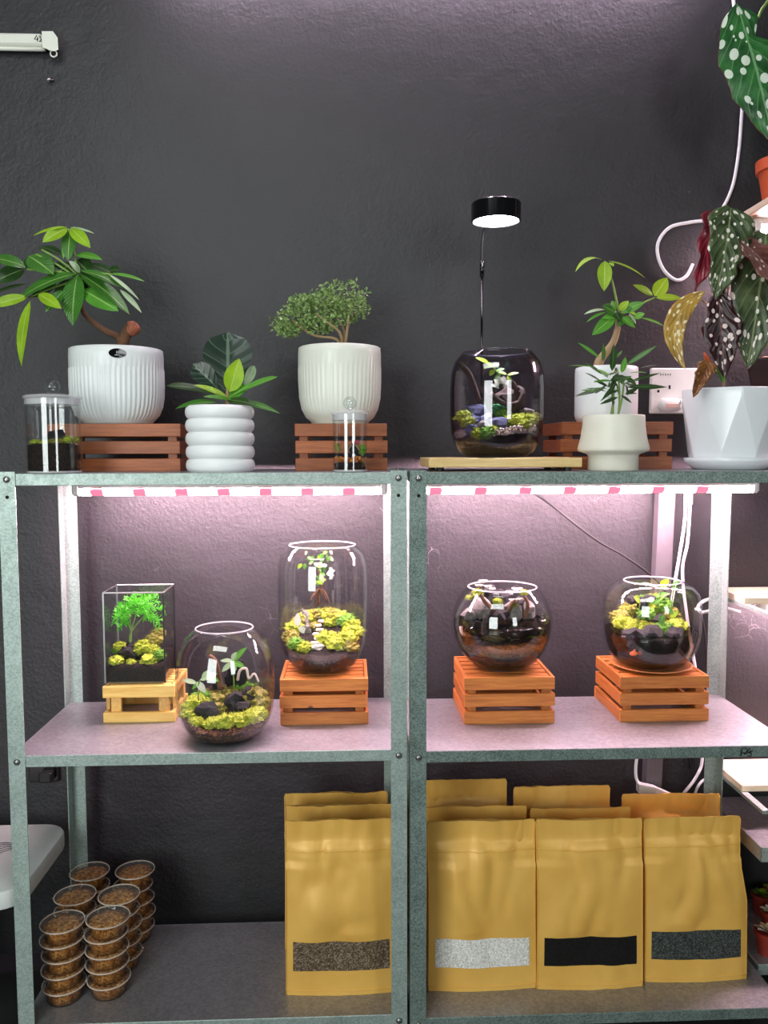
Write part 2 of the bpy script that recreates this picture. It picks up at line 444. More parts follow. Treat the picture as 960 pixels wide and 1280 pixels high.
def _ico():
    import bmesh
    out = {}
    for k in (1, 2, 3):
        bm = bmesh.new(); bmesh.ops.create_icosphere(bm, subdivisions=k, radius=1)
        bm.verts.ensure_lookup_table()
        out[k] = ([v.co.copy() for v in bm.verts], [[v.index for v in f.verts] for f in bm.faces]); bm.free()
    return out
ICO = _ico()

def tag(o, label, cat, group=None):
    o['label'] = label; o['category'] = cat
    if group: o['group'] = group
    return o
def thing(name, loc, label, cat, group=None):
    o = bpy.data.objects.new(name, None); C.objects.link(o); o.location = loc; o.empty_display_size = .05
    ORG[o.name] = V(loc); return tag(o, label, cat, group)
def struct(o): o['kind'] = 'structure'; return o
def place(mesh_obj_data, name, parent, loc, rz=0):
    o = bpy.data.objects.new(name, mesh_obj_data); C.objects.link(o); o.parent = parent
    o.location = loc; o.rotation_euler.z = rz; ORG[o.name] = ORG[parent.name].copy(); return o
def copy_tree(o, parent=None):
    c = o.copy(); C.objects.link(c)
    if parent: c.parent = parent
    for ch in list(o.children): copy_tree(ch, c)
    return c
def smooth_path(pts, n=6):
    pts = [V(p) for p in pts]; P = [pts[0]] + pts + [pts[-1]]; out = []
    for i in range(1, len(P) - 2):
        for k in range(n):
            t = k / n; a, b, c, d = P[i - 1], P[i], P[i + 1], P[i + 2]
            out.append(.5 * ((2 * b) + (c - a) * t + (2 * a - 5 * b + 4 * c - d) * t * t + (3 * b - a - 3 * c + d) * t ** 3))
    out.append(pts[-1]); return out

# ------------------------------------------------------------------ setting
WY = 2.31
b = MB(); b.box((0.1, WY + .05, 1.5), (5.4, .1, 3.1)); struct(b.build('wall_back', 'wall', smooth=False))
b = MB(); b.box((0.1, .2, -.05), (5.4, 4.6, .1)); struct(b.build('floor', 'floor', smooth=False))

# ------------------------------------------------------------------ shelving
ZT, ZM, ZB = H - .0474, H - .6842, H - 1.3247
W_, D_, Y0 = .9, .402, 1.829
def post(parent, x, y, z0, z1, sx, sy, mat, holes=()):
    """an L angle: corner at (x, y), its flanges run sx and sy"""
    t, w = .0022, .037; b = MB()
    pl = [(0, 0), (sx * w, 0), (sx * w, sy * t), (sx * t, sy * t), (sx * t, sy * w), (0, sy * w)]
    vs = [(x + p[0], y + p[1], z) for z in (z0, z1) for p in pl]
    fs = [(5, 4, 3, 0), (3, 2, 1, 0), (6, 9, 10, 11), (6, 7, 8, 9)] + [(i, (i + 1) % 6, 6 + (i + 1) % 6, 6 + i) for i in range(6)]
    if sx * sy < 0: fs = [f[::-1] for f in fs]
    b.add(vs, fs); p = b.build('post', mat, parent, smooth=False)
    return p
def bolt(parent, x, y, z, d=-1):
    b = MB(); b.lathe([(0, 0), (.007, 0), (.0075, .0015), (.006, .004), (.003, .0052), (0, .0054)], seg=12)
    for i, q in enumerate(b.v): b.v[i] = V((x + q.x, y + d * q.z, z + q.y * -d * -1))
    b.build('bolt', 'steel', parent)
def hole(parent, x, y, z):
    b = MB(); b.lathe([(0, 0), (.004, 0), (.004, .0004), (0, .0004)], seg=10)
    for i, q in enumerate(b.v): b.v[i] = V((x + q.x, y - q.z, z + q.y))
    b.build('bolt_hole', 'hole', parent, smooth=False)
def tray(parent, x0, x1, y0, y1, z, lip=.027, edge='galv'):
    b = MB(); g = .0025
    x0 += g; x1 -= g; y0 += g; y1 -= g
    b.cur = 0; b.box(((x0 + x1) / 2, (y0 + y1) / 2, z - .001), (x1 - x0 - .004, y1 - y0 - .004, .002))
    b.cur = 1
    b.box(((x0 + x1) / 2, y0 + .0015, z - lip / 2), (x1 - x0, .003, lip), .0012)
    b.box(((x0 + x1) / 2, y1 - .0015, z - lip / 2), (x1 - x0, .003, lip), .0012)
    b.box((x0 + .0015, (y0 + y1) / 2, z - lip / 2), (.003, y1 - y0, lip), .0012)
    b.box((x1 - .0015, (y0 + y1) / 2, z - lip / 2), (.003, y1 - y0, lip), .0012)
    return b.build('shelf', ['tray', edge], parent, smooth=False)
def unit(x0, y0, label, mats, tops, dz=0):
    u = thing('shelving_unit', (x0 + W_ / 2, y0 + D_ / 2, 0), label, 'shelf unit', 'galvanised shelving units')
    x1, y1 = x0 + W_, y0 + D_
    for (x, y, sx, sy, m, top) in ((x0, y0, 1, 1, mats[0], ZT + .004), (x1, y0, -1, 1, mats[1], ZT + .004), (x0, y1, 1, -1, 'galv', ZT + .002), (x1, y1, -1, -1, 'galv', ZT + .002)):
        p = post(u, x, y, 0, top, sx, sy, m)
        if sy > 0:
            for z in tops: bolt(p, x + sx * .019, y - .0002, z - .013)
            hole(p, x + sx * .019, y - .0002, tops[0] - .052)
            hole(p, x + sx * .019, y - .0002, tops[2] - .052)
    for z in tops: tray(u, x0, x1, y0, y1, z, edge=mats[2])
    return u
XL, XR = -.774, .1321
unitL = unit(XL, Y0, 'left galvanised steel shelving unit holding the square glass tank and cup stacks', ('galv', 'galv', 'galv'), (ZT, ZM, ZB))
YR = Y0 - .0163
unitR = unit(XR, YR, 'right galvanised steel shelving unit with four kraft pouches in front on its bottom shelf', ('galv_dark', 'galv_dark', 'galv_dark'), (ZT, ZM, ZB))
# marker scribble on the right unit's middle shelf lip
def strokes(name, parent, mat, P, lines, r=.0011):
    b = MB()
    for l in lines: b.tube([P(*q) for q in l], r, 5)
    return b.build(name, mat, parent)
strokes('marker_scribble', unitR, 'black', lambda x, y: at(926 + x, 933 + y, YR + .0015),
        [[(0, 12), (1, 3), (6, 2), (8, 5), (6, 8), (1, 8)], [(12, 3), (8, 5), (9, 8), (13, 8), (13, 12), (8, 12)], [(4, 10), (15, 5)]], .0014)

# the third rack on the right, mostly outside the frame
X3, Y3, Y3b = 1.048, 1.99, 2.302
u3 = thing('shelving_rack', ((X3 + .45), (Y3 + Y3b) / 2, 0), 'metal rack at the far right edge carrying pale wooden boards', 'rack')
for (x, y, sx, sy, top) in ((X3 + .14, Y3 + .004, 1, 1, 2.6), (X3 + W_, Y3, -1, 1, 2.6), (X3, Y3b, 1, -1, 1.39), (X3 + W_, Y3b, -1, -1, 2.6)): post(u3, x, y, 0, top, sx, sy, 'galv')
tray(u3, X3, X3 + W_, Y3, Y3b, .43, .04); tray(u3, X3, X3 + W_, Y3, Y3b, .115, .03)
BOARDS = [('topmost pale wooden board on the right rack, under the terracotta pot', 2.085, 2.03), ('pale wooden board on the right rack level with the goldfish dome terrarium', 1.055, 2.13),
          ('pinkish wooden board on the right rack just above the rightmost kraft pouch', .545, 2.11), ('pale wooden board behind the faceted pot, carrying the coconut pot', 1.525, 2.12)]
for lab, z, yf in BOARDS:
    b = MB(); b.box((X3 + .43, (yf + Y3b - .006) / 2, z - .009), (.85, Y3b - .006 - yf, .018), .0015)
    tag(b.build('wooden_board', 'board', smooth=False), lab, 'board', 'boards on the right rack')
    for xx in ((X3 + .012, X3 + W_ - .012) if z < 1.4 else (X3 + W_ - .012,)):
        b = MB(); b.box((xx, (Y3 + Y3b) / 2, z - .0225), (.018, Y3b - Y3 - .006, .009)); b.build('rail', 'galv', u3, smooth=False)

# a bare metal upright behind the right unit
b = MB(); P0, P1 = at(817, 960, 2.27), at(833, 612, 2.27)
dx = (P1.x - P0.x) / (P1.z - P0.z)
xb = P0.x - dx * P0.z
zt_ = 1.39
vs = []
for z in (0, zt_):
    x = xb + dx * z
    vs += [(x - .023, 2.262, z), (x + .023, 2.262, z), (x + .023, 2.265, z), (x - .02, 2.265, z), (x - .02, 2.297, z), (x - .023, 2.297, z)]
b.add(vs, [(5, 4, 3, 0), (3, 2, 1, 0), (6, 9, 10, 11), (6, 7, 8, 9)] + [(i, (i + 1) % 6, 6 + (i + 1) % 6, 6 + i) for i in range(6)])
tag(b.build('metal_upright', plain('dull_grey_paint', '5b575b', .5), smooth=False), 'dull grey upright standing against the wall behind the goldfish dome terrarium', 'post')

# ------------------------------------------------------------------ grow lights
def led_bar(x0, x1, y, z, label, first=.05, step=.103, name='grow_light', red=.034, lamp='led', group='grow light bars'):
    """z is the top; a white housing with a glowing half round diffuser below"""
    u = thing(name, ((x0 + x1) / 2, y, z), label, 'light', group)
    b = MB(); b.box(((x0 + x1) / 2, y, z - .010), (x1 - x0 - .02, .034, .020), .003); b.build('housing', 'white_plastic', u, smooth=False)
    def half(a, c, r):
        b = MB(); n = 8; vs = []
        for x in (a, c):
            for k in range(n + 1):
                t = PI * k / n; vs.append((x, y - r * math.cos(t), z - .020 - r * 1.05 * math.sin(t)))
        m = n + 1
        b.add(vs, [(k, k + 1, m + k + 1, m + k) for k in range(n)] + [list(range(m))[::-1], list(range(m, 2 * m))])
        return b
    xs = []; x = x0 + first
    a = x0 + .022
    while x < x1 - .04:
        xs.append(x); x += step
    for xr in xs:
        if xr - red / 2 > a: half(a, xr - red / 2, .0165).build('diffuser', lamp, u, smooth=False)
        half(xr - red / 2, xr + red / 2, .0165).build('red_diffuser', 'led_red', u, smooth=False, label='red lit section of the diffuser'); a = xr + red / 2
    half(a, x1 - .022, .0165).build('diffuser', lamp, u, smooth=False)
    for sx, xx in ((1, x0), (-1, x1)):
        b = MB(); b.box((xx + sx * .011, y, z - .019), (.022, .038, .038), .006); b.build('end_cap', 'white_plastic', u, smooth=False)
    return u
YL = Y0 + .31
LZ = ZT - .0285
led_bar(at(92, 615, YL).x, XL + W_ - .03, YL, LZ, 'white LED grow light with red sections under the left top shelf', .062, .108)
led_bar(XR + .03, at(946, 612, YL).x, YL, LZ, 'white LED grow light with red sections under the right top shelf', .06, .118)
for (zz, yf, lab) in ((2.067, 2.2, 'grow light under the topmost board of the right rack'), (1.037, 2.2, 'grow light under the wooden board beside the goldfish dome terrarium')):
    led_bar(X3 + .03 + (.05 if zz < 2 else 0), X3 + .86, yf, zz - .0, lab, .06, .1)
# the bar that washes the upper wall, above the frame
led_bar(-.55, 1.0, WY - .06, 2.86, 'grow light fixed high on the wall above the picture', .06, .118, lamp='led_high')

# ------------------------------------------------------------------ tube fixture, top left
FX = thing('tube_light_fixture', at(30, 55, WY), 'white batten light fixture numbered 43 on the wall at top left', 'light')
Yf = WY - .03
p0, p1 = at(-60, 55, Yf), at(53, 54, Yf)
b = MB(); b.box(((p0.x + p1.x) / 2, WY - .019, at(30, 50, Yf).z), (p1.x - p0.x, .036, .031), .005); b.build('housing', 'cream_plastic', FX, smooth=False)
b = MB(); b.tube([(p0.x, WY - .025, at(30, 60, Yf).z), (p1.x + .005, WY - .025, at(30, 60, Yf).z)], .0058, 10); b.build('tube', 'cream_plastic', FX)
b = MB(); c = at(62, 50, Yf)
pl = [(52, 39), (66, 39), (72, 47), (73, 62), (69, 64), (62, 63), (58, 61), (53, 59)]
vs = [at(x, y, WY - .046) for x, y in pl] + [at(x, y, WY - .002) for x, y in pl]
n = len(pl); b.add(vs, [list(range(n)), list(range(n, 2 * n))[::-1]] + [(i + n, (i + 1) % n + n, (i + 1) % n, i) for i in range(n)])
b.build('end_cap', 'cream_plastic', FX, smooth=False)
b = MB(); cc = at(67, 67, WY - .03)
b.tube([cc + V((.0085 * math.cos(a), 0, .0085 * math.sin(a))) for a in [2 * PI * k / 14 for k in range(15)]], .0022, 6); b.build('tube_ring', 'cream_plastic', FX)
strokes('fixture_number', FX, 'black', lambda x, y: at(43 + x, 44 + y, WY - .0378), [[(3, 0), (0, 5), (5, 5)], [(4, 2), (3.6, 8)], [(5.5, 1), (8, 1), (6.5, 3.5), (8.5, 5), (7.5, 7.5), (5.5, 7.5)]], .0011)
# small screw below it
b = MB(); c = at(63, 102, WY)
b.tube([(c.x, WY + .004, c.z), (c.x, WY - .012, c.z)], [.003, .003], 8); b.tube([(c.x, WY - .012, c.z), (c.x + .002, WY - .015, c.z)], [.006, .006], 10)
b.tube([(c.x, WY - .006, c.z), (c.x + .012, WY - .008, c.z + .002)], .002, 6)
tag(b.build('wall_screw', 'steel'), 'small bare screw sticking out of the wall below the light fixture', 'screw')

# ------------------------------------------------------------------ crates
def crate(px0, px1, pyb, Yf, depth, h, label, dark=False, z=None, x=None, top_n=5):
    sh = ORG and z
    xa, xb_ = (at(px0, pyb, Yf).x, at(px1, pyb, Yf).x) if x is None else x
    w = xb_ - xa; cx = (xa + xb_) / 2; cy = Yf + depth / 2
    u = thing('wooden_crate', (cx, cy, z), label, 'crate', 'slatted wooden crates used as stands')
    t = .009; sh_ = h * .27; gap = (h - 3 * sh_) / 2
    mF, mS = ('crate_dark', 'crate_dark_side') if dark else ('crate', 'crate_side')
    def mesh(dx, dy, dz, m):
        b = MB(); b.box((0, 0, 0), (dx, dy, dz), .0012); o = b.build('slat', m, smooth=False); me = o.data; bpy.data.objects.remove(o); return me
    mf = mesh(w, t, sh_, mF); ms = mesh(t, depth - 2 * t - .001, sh_, mS)
    rng = random.Random(int(px0))
    for k in range(3):
        zz = sh_ / 2 + k * (sh_ + gap)
        for y in (-depth / 2 + t / 2, depth / 2 - t / 2):
            place(mf, 'slat', u, (rng.uniform(-.0015, .0015), y, zz + (rng.uniform(0, .001) if k else 0)))
        for xx in (-w / 2 + t / 2, w / 2 - t / 2): place(ms, 'slat', u, (xx, 0, zz))
    mp = mesh(.022, .014, h - .010, mS)
    for sx in (-1, 1):
        for sy in (-1, 1): place(mp, 'corner_post', u, (sx * (w / 2 - t - .0115), sy * (depth / 2 - t - .0075), (h - .010) / 2))
    inner = depth - 2 * t - .002; tw = inner / top_n * .72
    mt = mesh(w - 2 * t - .002, tw, .007, mF)
    for k in range(top_n):
        place(mt, 'slat', u, (0, -inner / 2 + inner / top_n * (k + .5), h - .0045))
    return u, V((cx, cy, z + h))
DC = 'dark red stained slatted crate '
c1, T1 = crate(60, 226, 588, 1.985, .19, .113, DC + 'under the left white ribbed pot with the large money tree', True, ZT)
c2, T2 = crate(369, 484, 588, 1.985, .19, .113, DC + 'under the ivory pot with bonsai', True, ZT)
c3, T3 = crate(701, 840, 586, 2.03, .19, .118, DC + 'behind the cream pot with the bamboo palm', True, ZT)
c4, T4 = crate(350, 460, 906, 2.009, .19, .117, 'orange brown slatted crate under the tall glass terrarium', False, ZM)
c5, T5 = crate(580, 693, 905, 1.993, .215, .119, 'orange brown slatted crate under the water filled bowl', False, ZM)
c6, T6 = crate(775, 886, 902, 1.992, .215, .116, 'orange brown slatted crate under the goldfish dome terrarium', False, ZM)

# the yellow pine stand under the square tank
xa, xb_ = at(129, 901, 2.05).x, at(219, 901, 2.05).x; yw = xb_ - xa; yd = .165; yh = .098
yc = thing('pine_stand', ((xa + xb_) / 2, 2.05 + yd / 2, ZM), 'yellow pine pallet style stand under the square glass tank', 'stand')
def pm(name, dx, dy, dz, m, locs):
    b = MB(); b.box((0, 0, 0), (dx, dy, dz), .0012); o = b.build(name, m, smooth=False); me = o.data; bpy.data.objects.remove(o)
    for l in locs: place(me, name, yc, l)
pm('rail', yw, .012, .030, 'pine', [(0, s * (yd / 2 - .006), yh - .019) for s in (-1, 1)])
pm('rail', yw, .012, .026, 'pine', [(0, s * (yd / 2 - .006), .013) for s in (-1, 1)])
pm('post', .026, .012, .078, 'pine_side', [(sx * (yw / 2 - .030), sy * (yd / 2 - .018), .045) for sx in (-1, 1) for sy in (-1, 1)])
pm('side_rail', .010, yd - .026, .026, 'pine_side', [(sx * (yw / 2 - .006), 0, zz) for sx in (-1, 1) for zz in (.014, yh - .019)])
pm('side_post', .010, .02, .080, 'pine_side', [(sx * (yw / 2 - .006), sy * (yd / 2 - .036), .045) for sx in (-1, 1) for sy in (-1, 1)])
pm('slat', yw - .026, .016, .006, 'pine', [(0, -yd / 2 + .022 + k * .024, yh - .007) for k in range(6)])

# ------------------------------------------------------------------ plants: helpers
def lf(parent, a, b_, w, Ya, Yb, mat, nrm=(0, -.75, .65), bend=.1, prof='lance', name='leaf', fold=.14, **kw):
    p, q = at(a[0], a[1], Ya), at(b_[0], b_[1], Yb)
    m = MB(); m.leaf(p, q, w * pxm((Ya + Yb) / 2), nrm, bend, fold, prof, **kw)
    return m.build(name, mat, parent)
def stem(parent, pts, r0, r1, mat, name='stem', seg=8, n=4):
    P = smooth_path([at(x, y, Y) for x, y, Y in pts], n); k = len(P) - 1
    b = MB(); b.tube(P, [(r0 + (r1 - r0) * i / k) * pxm(pts[0][2]) for i in range(k + 1)], seg); return b.build(name, mat, parent)
def prof_px(rows, cx_unused, Y, ybase):
    return [(r * pxm(Y), (ybase - y) * pxm(Y)) for r, y in rows]
def soil_disc(parent, c, r, mat='soil', thick=.03, name='soil'):
    b = MB(); n = 24
    b.lathe([(0, -thick), (r * .96, -thick), (r, 0), (r * .8, .003), (r * .4, .005), (0, .004)], c, n, mod=lambda rr, z, a: rr)
    for i in range(len(b.v)):
        if b.v[i].z > c[2] + .001: b.v[i].z += .004 * noise.noise(b.v[i] * 60)
    return b.build(name, mat, parent)
def ribbed_pot(parent, c, Y, rows, mat, n=56, band=(0, 1), amp=.011, inner=.006):
    """rows: (radius px, height px above the base)"""
    k = pxm(Y); prof = [(r * k, z * k) for r, z in rows]
    z0, z1 = band[0] * k, band[1] * k
    def mod(r, z, a):
        if z0 < z < z1: return r * (1 - amp + amp * abs(math.cos(a * n / 2)) ** .7 * 1.6)
        return r
    b = MB(); top = prof[-1]
    full = [(0, 0.0)] + prof + [(top[0] - inner * .5, top[1] + .002), (top[0] - inner, top[1]), (top[0] - inner, top[1] - .03), (top[0] * .8, top[1] - .06), (0, top[1] - .06)]
    b.lathe(full, c, n * 4, mod); return b.build('pot', mat, parent)

# ------------------------------------------------------------------ top shelf, left: big money tree
Yp = T1.y
mt = thing('potted_money_tree', (at(148, 529, Yp).x, Yp, T1.z), 'large money tree in white ribbed pot with black oval label on crate at left', 'plant', None)
cpos = V((at(148, 529, Yp).x, Yp, T1.z)); kk = pxm(Yp)
ph = (T1.z, at(148, 432, Yp - .1).z)
hpx = (ph[1] - ph[0]) / kk
pot = ribbed_pot(mt, cpos, Yp, [(39, 0), (41, 3), (43, 5), (49, 12), (53, 22), (55, 34), (55.5, hpx * .5), (55.5, hpx - 23.5), (55.5, hpx - 23), (55.5, hpx - 8), (55, hpx)], 'pot', 60, (8, hpx - 23.2), .018)
b = MB(); oc = at(146, 441, Yp - 55.5 * kk)
b.lathe([(0, 0), (.0175, 0), (.0175, .0012), (0, .0012)], seg=28)
for i, q in enumerate(b.v):
    x = q.x * 1.08; z = q.y * .62
    b.v[i] = V((oc.x + x, Yp - math.sqrt((55.5 * kk) ** 2 - (oc.x + x - cpos.x) ** 2) - q.z - .0004, oc.z + z))
lb = b.build('oval_label', 'black_gloss', mt, smooth=False, label='glossy black oval label')
strokes('label_emblem', lb, 'pot', lambda x, y: V((oc.x + x * .001, Yp - math.sqrt((55.5 * kk) ** 2 - (oc.x + x * .001 - cpos.x) ** 2) - .002, oc.z - y * .001)),
        [[(-1, 4), (-1, -5)], [(-1, -1), (3, -3.5)], [(-6, 5), (6, 5)]], .0005)
soil_disc(mt, (cpos.x, cpos.y, ph[1] - .02), 48 * kk)
stem(mt, [(153, 445, Yp), (154, 432, Yp), (157, 418, Yp), (165, 409, Yp)], 6.5, 7.5, 'bark', 'trunk', 10)
b = MB(); b.blob(at(165, 411, Yp), 9.5 * kk, 2, .3, 2.2, 3); b.build('cut_stub', 'cut_wood', mt)
stem(mt, [(153, 440, Yp + .005), (149, 423, Yp), (135, 415, Yp - .01), (115, 402, Yp - .02), (102, 385, Yp - .03), (97, 345, Yp - .04)], 5, 2, 'bark', 'branch', 8)
def petiole(par, a, b_, Ya, Yb, r=1.3, mat='stem_green'): stem(par, [(a[0], a[1], Ya), ((a[0] + b_[0]) / 2 + 1, (a[1] + b_[1]) / 2 - 2, (Ya + Yb) / 2), (b_[0], b_[1], Yb)], r * 1.2, r, mat, 'petiole', 6, 3)
Yq = Yp - .05
for a, b_ in (((97, 345), (85, 286)), ((97, 342), (97, 338)), ((98, 345), (34, 337)), ((98, 350), (36, 372)), ((98, 345), (140, 343)), ((97, 348), (45, 318)), ((100, 360), (80, 364)), ((99, 345), (52, 312))):
    petiole(mt, a, b_, Yq + .01, Yq)
UPN = (0, -.55, .83); FRN = (.1, -.95, .3)
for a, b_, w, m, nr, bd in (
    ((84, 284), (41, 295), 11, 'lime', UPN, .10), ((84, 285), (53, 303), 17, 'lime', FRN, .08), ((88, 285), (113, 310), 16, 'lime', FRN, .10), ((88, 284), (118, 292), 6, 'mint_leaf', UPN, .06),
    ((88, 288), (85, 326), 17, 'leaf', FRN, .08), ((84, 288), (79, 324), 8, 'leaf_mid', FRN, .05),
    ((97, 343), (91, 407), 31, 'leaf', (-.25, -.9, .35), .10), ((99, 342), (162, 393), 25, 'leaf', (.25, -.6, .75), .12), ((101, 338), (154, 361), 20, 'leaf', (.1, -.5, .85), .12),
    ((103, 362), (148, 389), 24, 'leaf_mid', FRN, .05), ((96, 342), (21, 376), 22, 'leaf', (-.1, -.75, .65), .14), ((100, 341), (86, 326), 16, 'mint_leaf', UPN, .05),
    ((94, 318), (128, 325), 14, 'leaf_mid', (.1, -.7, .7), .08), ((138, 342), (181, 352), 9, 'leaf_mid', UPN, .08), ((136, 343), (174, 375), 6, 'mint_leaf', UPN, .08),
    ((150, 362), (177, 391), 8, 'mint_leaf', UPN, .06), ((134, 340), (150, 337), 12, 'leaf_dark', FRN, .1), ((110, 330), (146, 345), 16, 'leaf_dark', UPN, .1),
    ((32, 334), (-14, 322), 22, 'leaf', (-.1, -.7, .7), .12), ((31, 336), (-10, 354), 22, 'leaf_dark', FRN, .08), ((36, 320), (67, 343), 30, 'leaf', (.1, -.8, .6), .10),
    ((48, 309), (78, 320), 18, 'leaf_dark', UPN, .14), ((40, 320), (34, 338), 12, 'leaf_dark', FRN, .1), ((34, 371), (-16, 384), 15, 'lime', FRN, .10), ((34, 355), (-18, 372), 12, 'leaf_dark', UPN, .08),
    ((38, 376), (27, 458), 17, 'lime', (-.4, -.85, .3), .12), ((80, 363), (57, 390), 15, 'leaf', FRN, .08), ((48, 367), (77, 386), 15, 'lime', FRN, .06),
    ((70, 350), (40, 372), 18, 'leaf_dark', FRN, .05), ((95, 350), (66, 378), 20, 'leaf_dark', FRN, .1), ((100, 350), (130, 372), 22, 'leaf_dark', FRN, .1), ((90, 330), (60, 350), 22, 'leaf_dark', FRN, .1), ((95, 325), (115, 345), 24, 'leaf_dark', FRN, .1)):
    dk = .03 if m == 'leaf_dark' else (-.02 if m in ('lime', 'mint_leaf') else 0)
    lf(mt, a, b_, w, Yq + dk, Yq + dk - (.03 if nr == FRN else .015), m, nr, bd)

# ------------------------------------------------------------------ small fiddle leaf fig in stacked ring pot
Yp = 1.93
fp = V((at(276, 588, Yp).x, Yp, ZT))
fg = thing('potted_fiddle_leaf_fig', fp, 'fiddle leaf fig in white pot of five stacked rings on the left unit', 'plant')
k = pxm(Yp); R = 42 * k; Hh = 81 * k; prof = [(0, 0), (R * .9, 0)]
for i in range(5):
    zc = Hh * (i + .5) / 5
    for t in range(-4, 5):
        a = t / 4 * PI / 2 * .9
        prof.append((R - .010 + .010 * math.cos(a), zc + Hh / 10 * math.sin(a) / math.sin(PI / 2 * .9)))
prof += [(R - .014, Hh), (R - .016, Hh - .02), (R * .5, Hh - .03), (0, Hh - .03)]
b = MB(); b.lathe(prof, fp, 56); b.build('pot', 'pot_white', fg)
soil_disc(fg, (fp.x, fp.y, ZT + Hh - .012), R - .017)
stem(fg, [(283, 520, Yp), (284, 500, Yp), (285, 480, Yp)], 3, 2, 'stem_tan')
for a, b_, w, m, nr, bd, pr, dy in (
    ((284, 496), (285, 415), 66, 'fig', (.05, -.93, .35), -.06, 'fig', .03), ((287, 490), (299, 448), 24, 'lime', (.2, -.95, .2), .04, 'lance', -.03), ((274, 488), (241, 455), 28, 'fig', (-.2, -.7, .6), .06, 'obov', .01),
    ((270, 494), (208, 482), 19, 'leaf_dark', (0, -.5, .87), .10, 'obov', -.01), ((284, 496), (242, 481), 13, 'lime', (0, -.6, .8), .06, 'lance', -.04), ((272, 503), (219, 511), 13, 'leaf', (0, -.6, .8), .14, 'lance', -.03),
    ((290, 500), (254, 496), 11, 'leaf_mid', (0, -.6, .8), .06, 'lance', -.06), ((288, 496), (347, 471), 19, 'leaf_mid', (.1, -.45, .88), .06, 'obov', -.02), ((296, 502), (350, 517), 10, 'leaf', (0, -.7, .7), .14, 'lance', -.02),
    ((284, 500), (320, 506), 14, 'leaf_dark', (0, -.7, .7), .08, 'lance', -.05), ((304, 486), (318, 457), 12, 'mint_leaf', (.5, -.8, .3), .04, 'obov', .03), ((285, 498), (312, 482), 20, 'leaf_mid', (.1, -.7, .7), .06, 'lance', -.01)):
    lf(fg, a, b_, w, Yp + dy * .3, Yp + dy, m, nr, bd, pr, nu=6, nv=10)

# ------------------------------------------------------------------ bonsai in ivory pot
Yp = T2.y
bp = V((at(425, 528, Yp).x, Yp, T2.z)); k = pxm(Yp)
bo = thing('potted_bonsai', bp, 'fine leaved bonsai in ivory ribbed pot on the dark crate in the middle', 'plant')
hpx = (at(425, 430, Yp - .09).z - T2.z) / k
ribbed_pot(bo, bp, Yp, [(34, 0), (35, 2), (36, 4), (42, 9), (47, 19), (50, 33), (51, 55), (51, hpx - 23.5), (51, hpx - 23), (51, hpx - 8), (50.4, hpx)], 'pot_warm', 54, (12, hpx - 23.2), .011)
soil_disc(bo, (bp.x, bp.y, T2.z + (hpx - 10) * k), 44 * k)
for pts in ([(430, 445, 0), (431, 425, 0), (428, 408, 0), (415, 388, .01)], [(430, 440, 0), (433, 420, -.02), (436, 395, -.02), (440, 375, 0)], [(429, 440, 0), (420, 424, -.02), (395, 420, -.03), (380, 412, -.02), (365, 400, -.02)], [(430, 438, 0), (424, 415, -.03), (408, 402, -.04), (395, 392, -.03)], [(431, 436, 0), (434, 412, .02), (446, 385, .02)]):
    stem(bo, [(x, y, Yp + d) for x, y, d in pts], 2.4, 1.0, 'stem_tan', 'branch', 6)
rng = random.Random(5); b = MB()
lobes = [(366, 402, 30, 17), (392, 390, 34, 22), (428, 370, 34, 22), (440, 385, 24, 16), (405, 375, 26, 14), (378, 382, 22, 14), (418, 398, 30, 12), (360, 412, 16, 9), (398, 408, 26, 12)]
for n_ in range(3600):
    lx, ly, rx, ry = rng.choice(lobes)
    while 1:
        u, v_, w_ = rng.uniform(-1, 1), rng.uniform(-1, 1), rng.uniform(-1, 1)
        if u * u + v_ * v_ + w_ * w_ < 1: break
    rr = (u * u + v_ * v_ + w_ * w_) ** .5
    if rr < .35: continue
    p = at(lx + u * rx, ly + v_ * ry, Yp + w_ * .06)
    d = V((rng.uniform(-1, 1), rng.uniform(-1, .6), rng.uniform(-.5, 1))).normalized(); L = rng.uniform(.008, .013)
    s_ = d.cross(V((rng.uniform(-1, 1), rng.uniform(-1, 1), rng.uniform(-1, 1)))).normalized() * L * .24
    b.add([p, p + d * L * .5 + s_, p + d * L, p + d * L * .5 - s_], [(0, 1, 2, 3)])
o = b.build('foliage', 'bonsai', bo, smooth=False); o['kind'] = 'stuff'

# ------------------------------------------------------------------ moss, rocks
def fuzz(b, i0, n, c, cnt, L, rng):
    """short blades standing on the vertices i0.. of a clump"""
    base = b.v[i0:i0 + n]; cz = V(c)
    for _ in range(cnt):
        p = rng.choice(base) + V((rng.uniform(-1, 1), rng.uniform(-1, 1), rng.uniform(-1, 1))) * L * .6
        d = (p - cz); d.z += L
        d = (d.normalized() + V((rng.uniform(-1, 1), rng.uniform(-1, 1), rng.uniform(-.3, 1))) * .6).normalized()
        s_ = d.orthogonal().normalized() * L * .16
        s_.rotate(Matrix.Rotation(rng.uniform(0, 6.28), 3, d))
        b.add([p - s_, p + s_, p + d * L * rng.uniform(.6, 1.2)], [(0, 1, 2)])
def moss(parent, p, r, mat='moss', seed=1, cnt=220, flat=.75, L=.005, rz_=None):
    rng = random.Random(seed); b = MB()
    r3 = (r, r, r * flat) if not hasattr(r, '__len__') else r
    i0, n = b.blob(p, r3, 3, .45, 3.4, seed); fuzz(b, i0, n, p, int(cnt * 2.6), L * .8, rng)
    return b.build('moss_clump', mat, parent, smooth=False)
def rock(parent, p, r, mat='rock', seed=1, name='rock', amp=.5, sub=2):
    b = MB(); b.blob(p, r, sub, amp, 1.9, seed, rz=seed); return b.build(name, mat, parent, smooth=False)

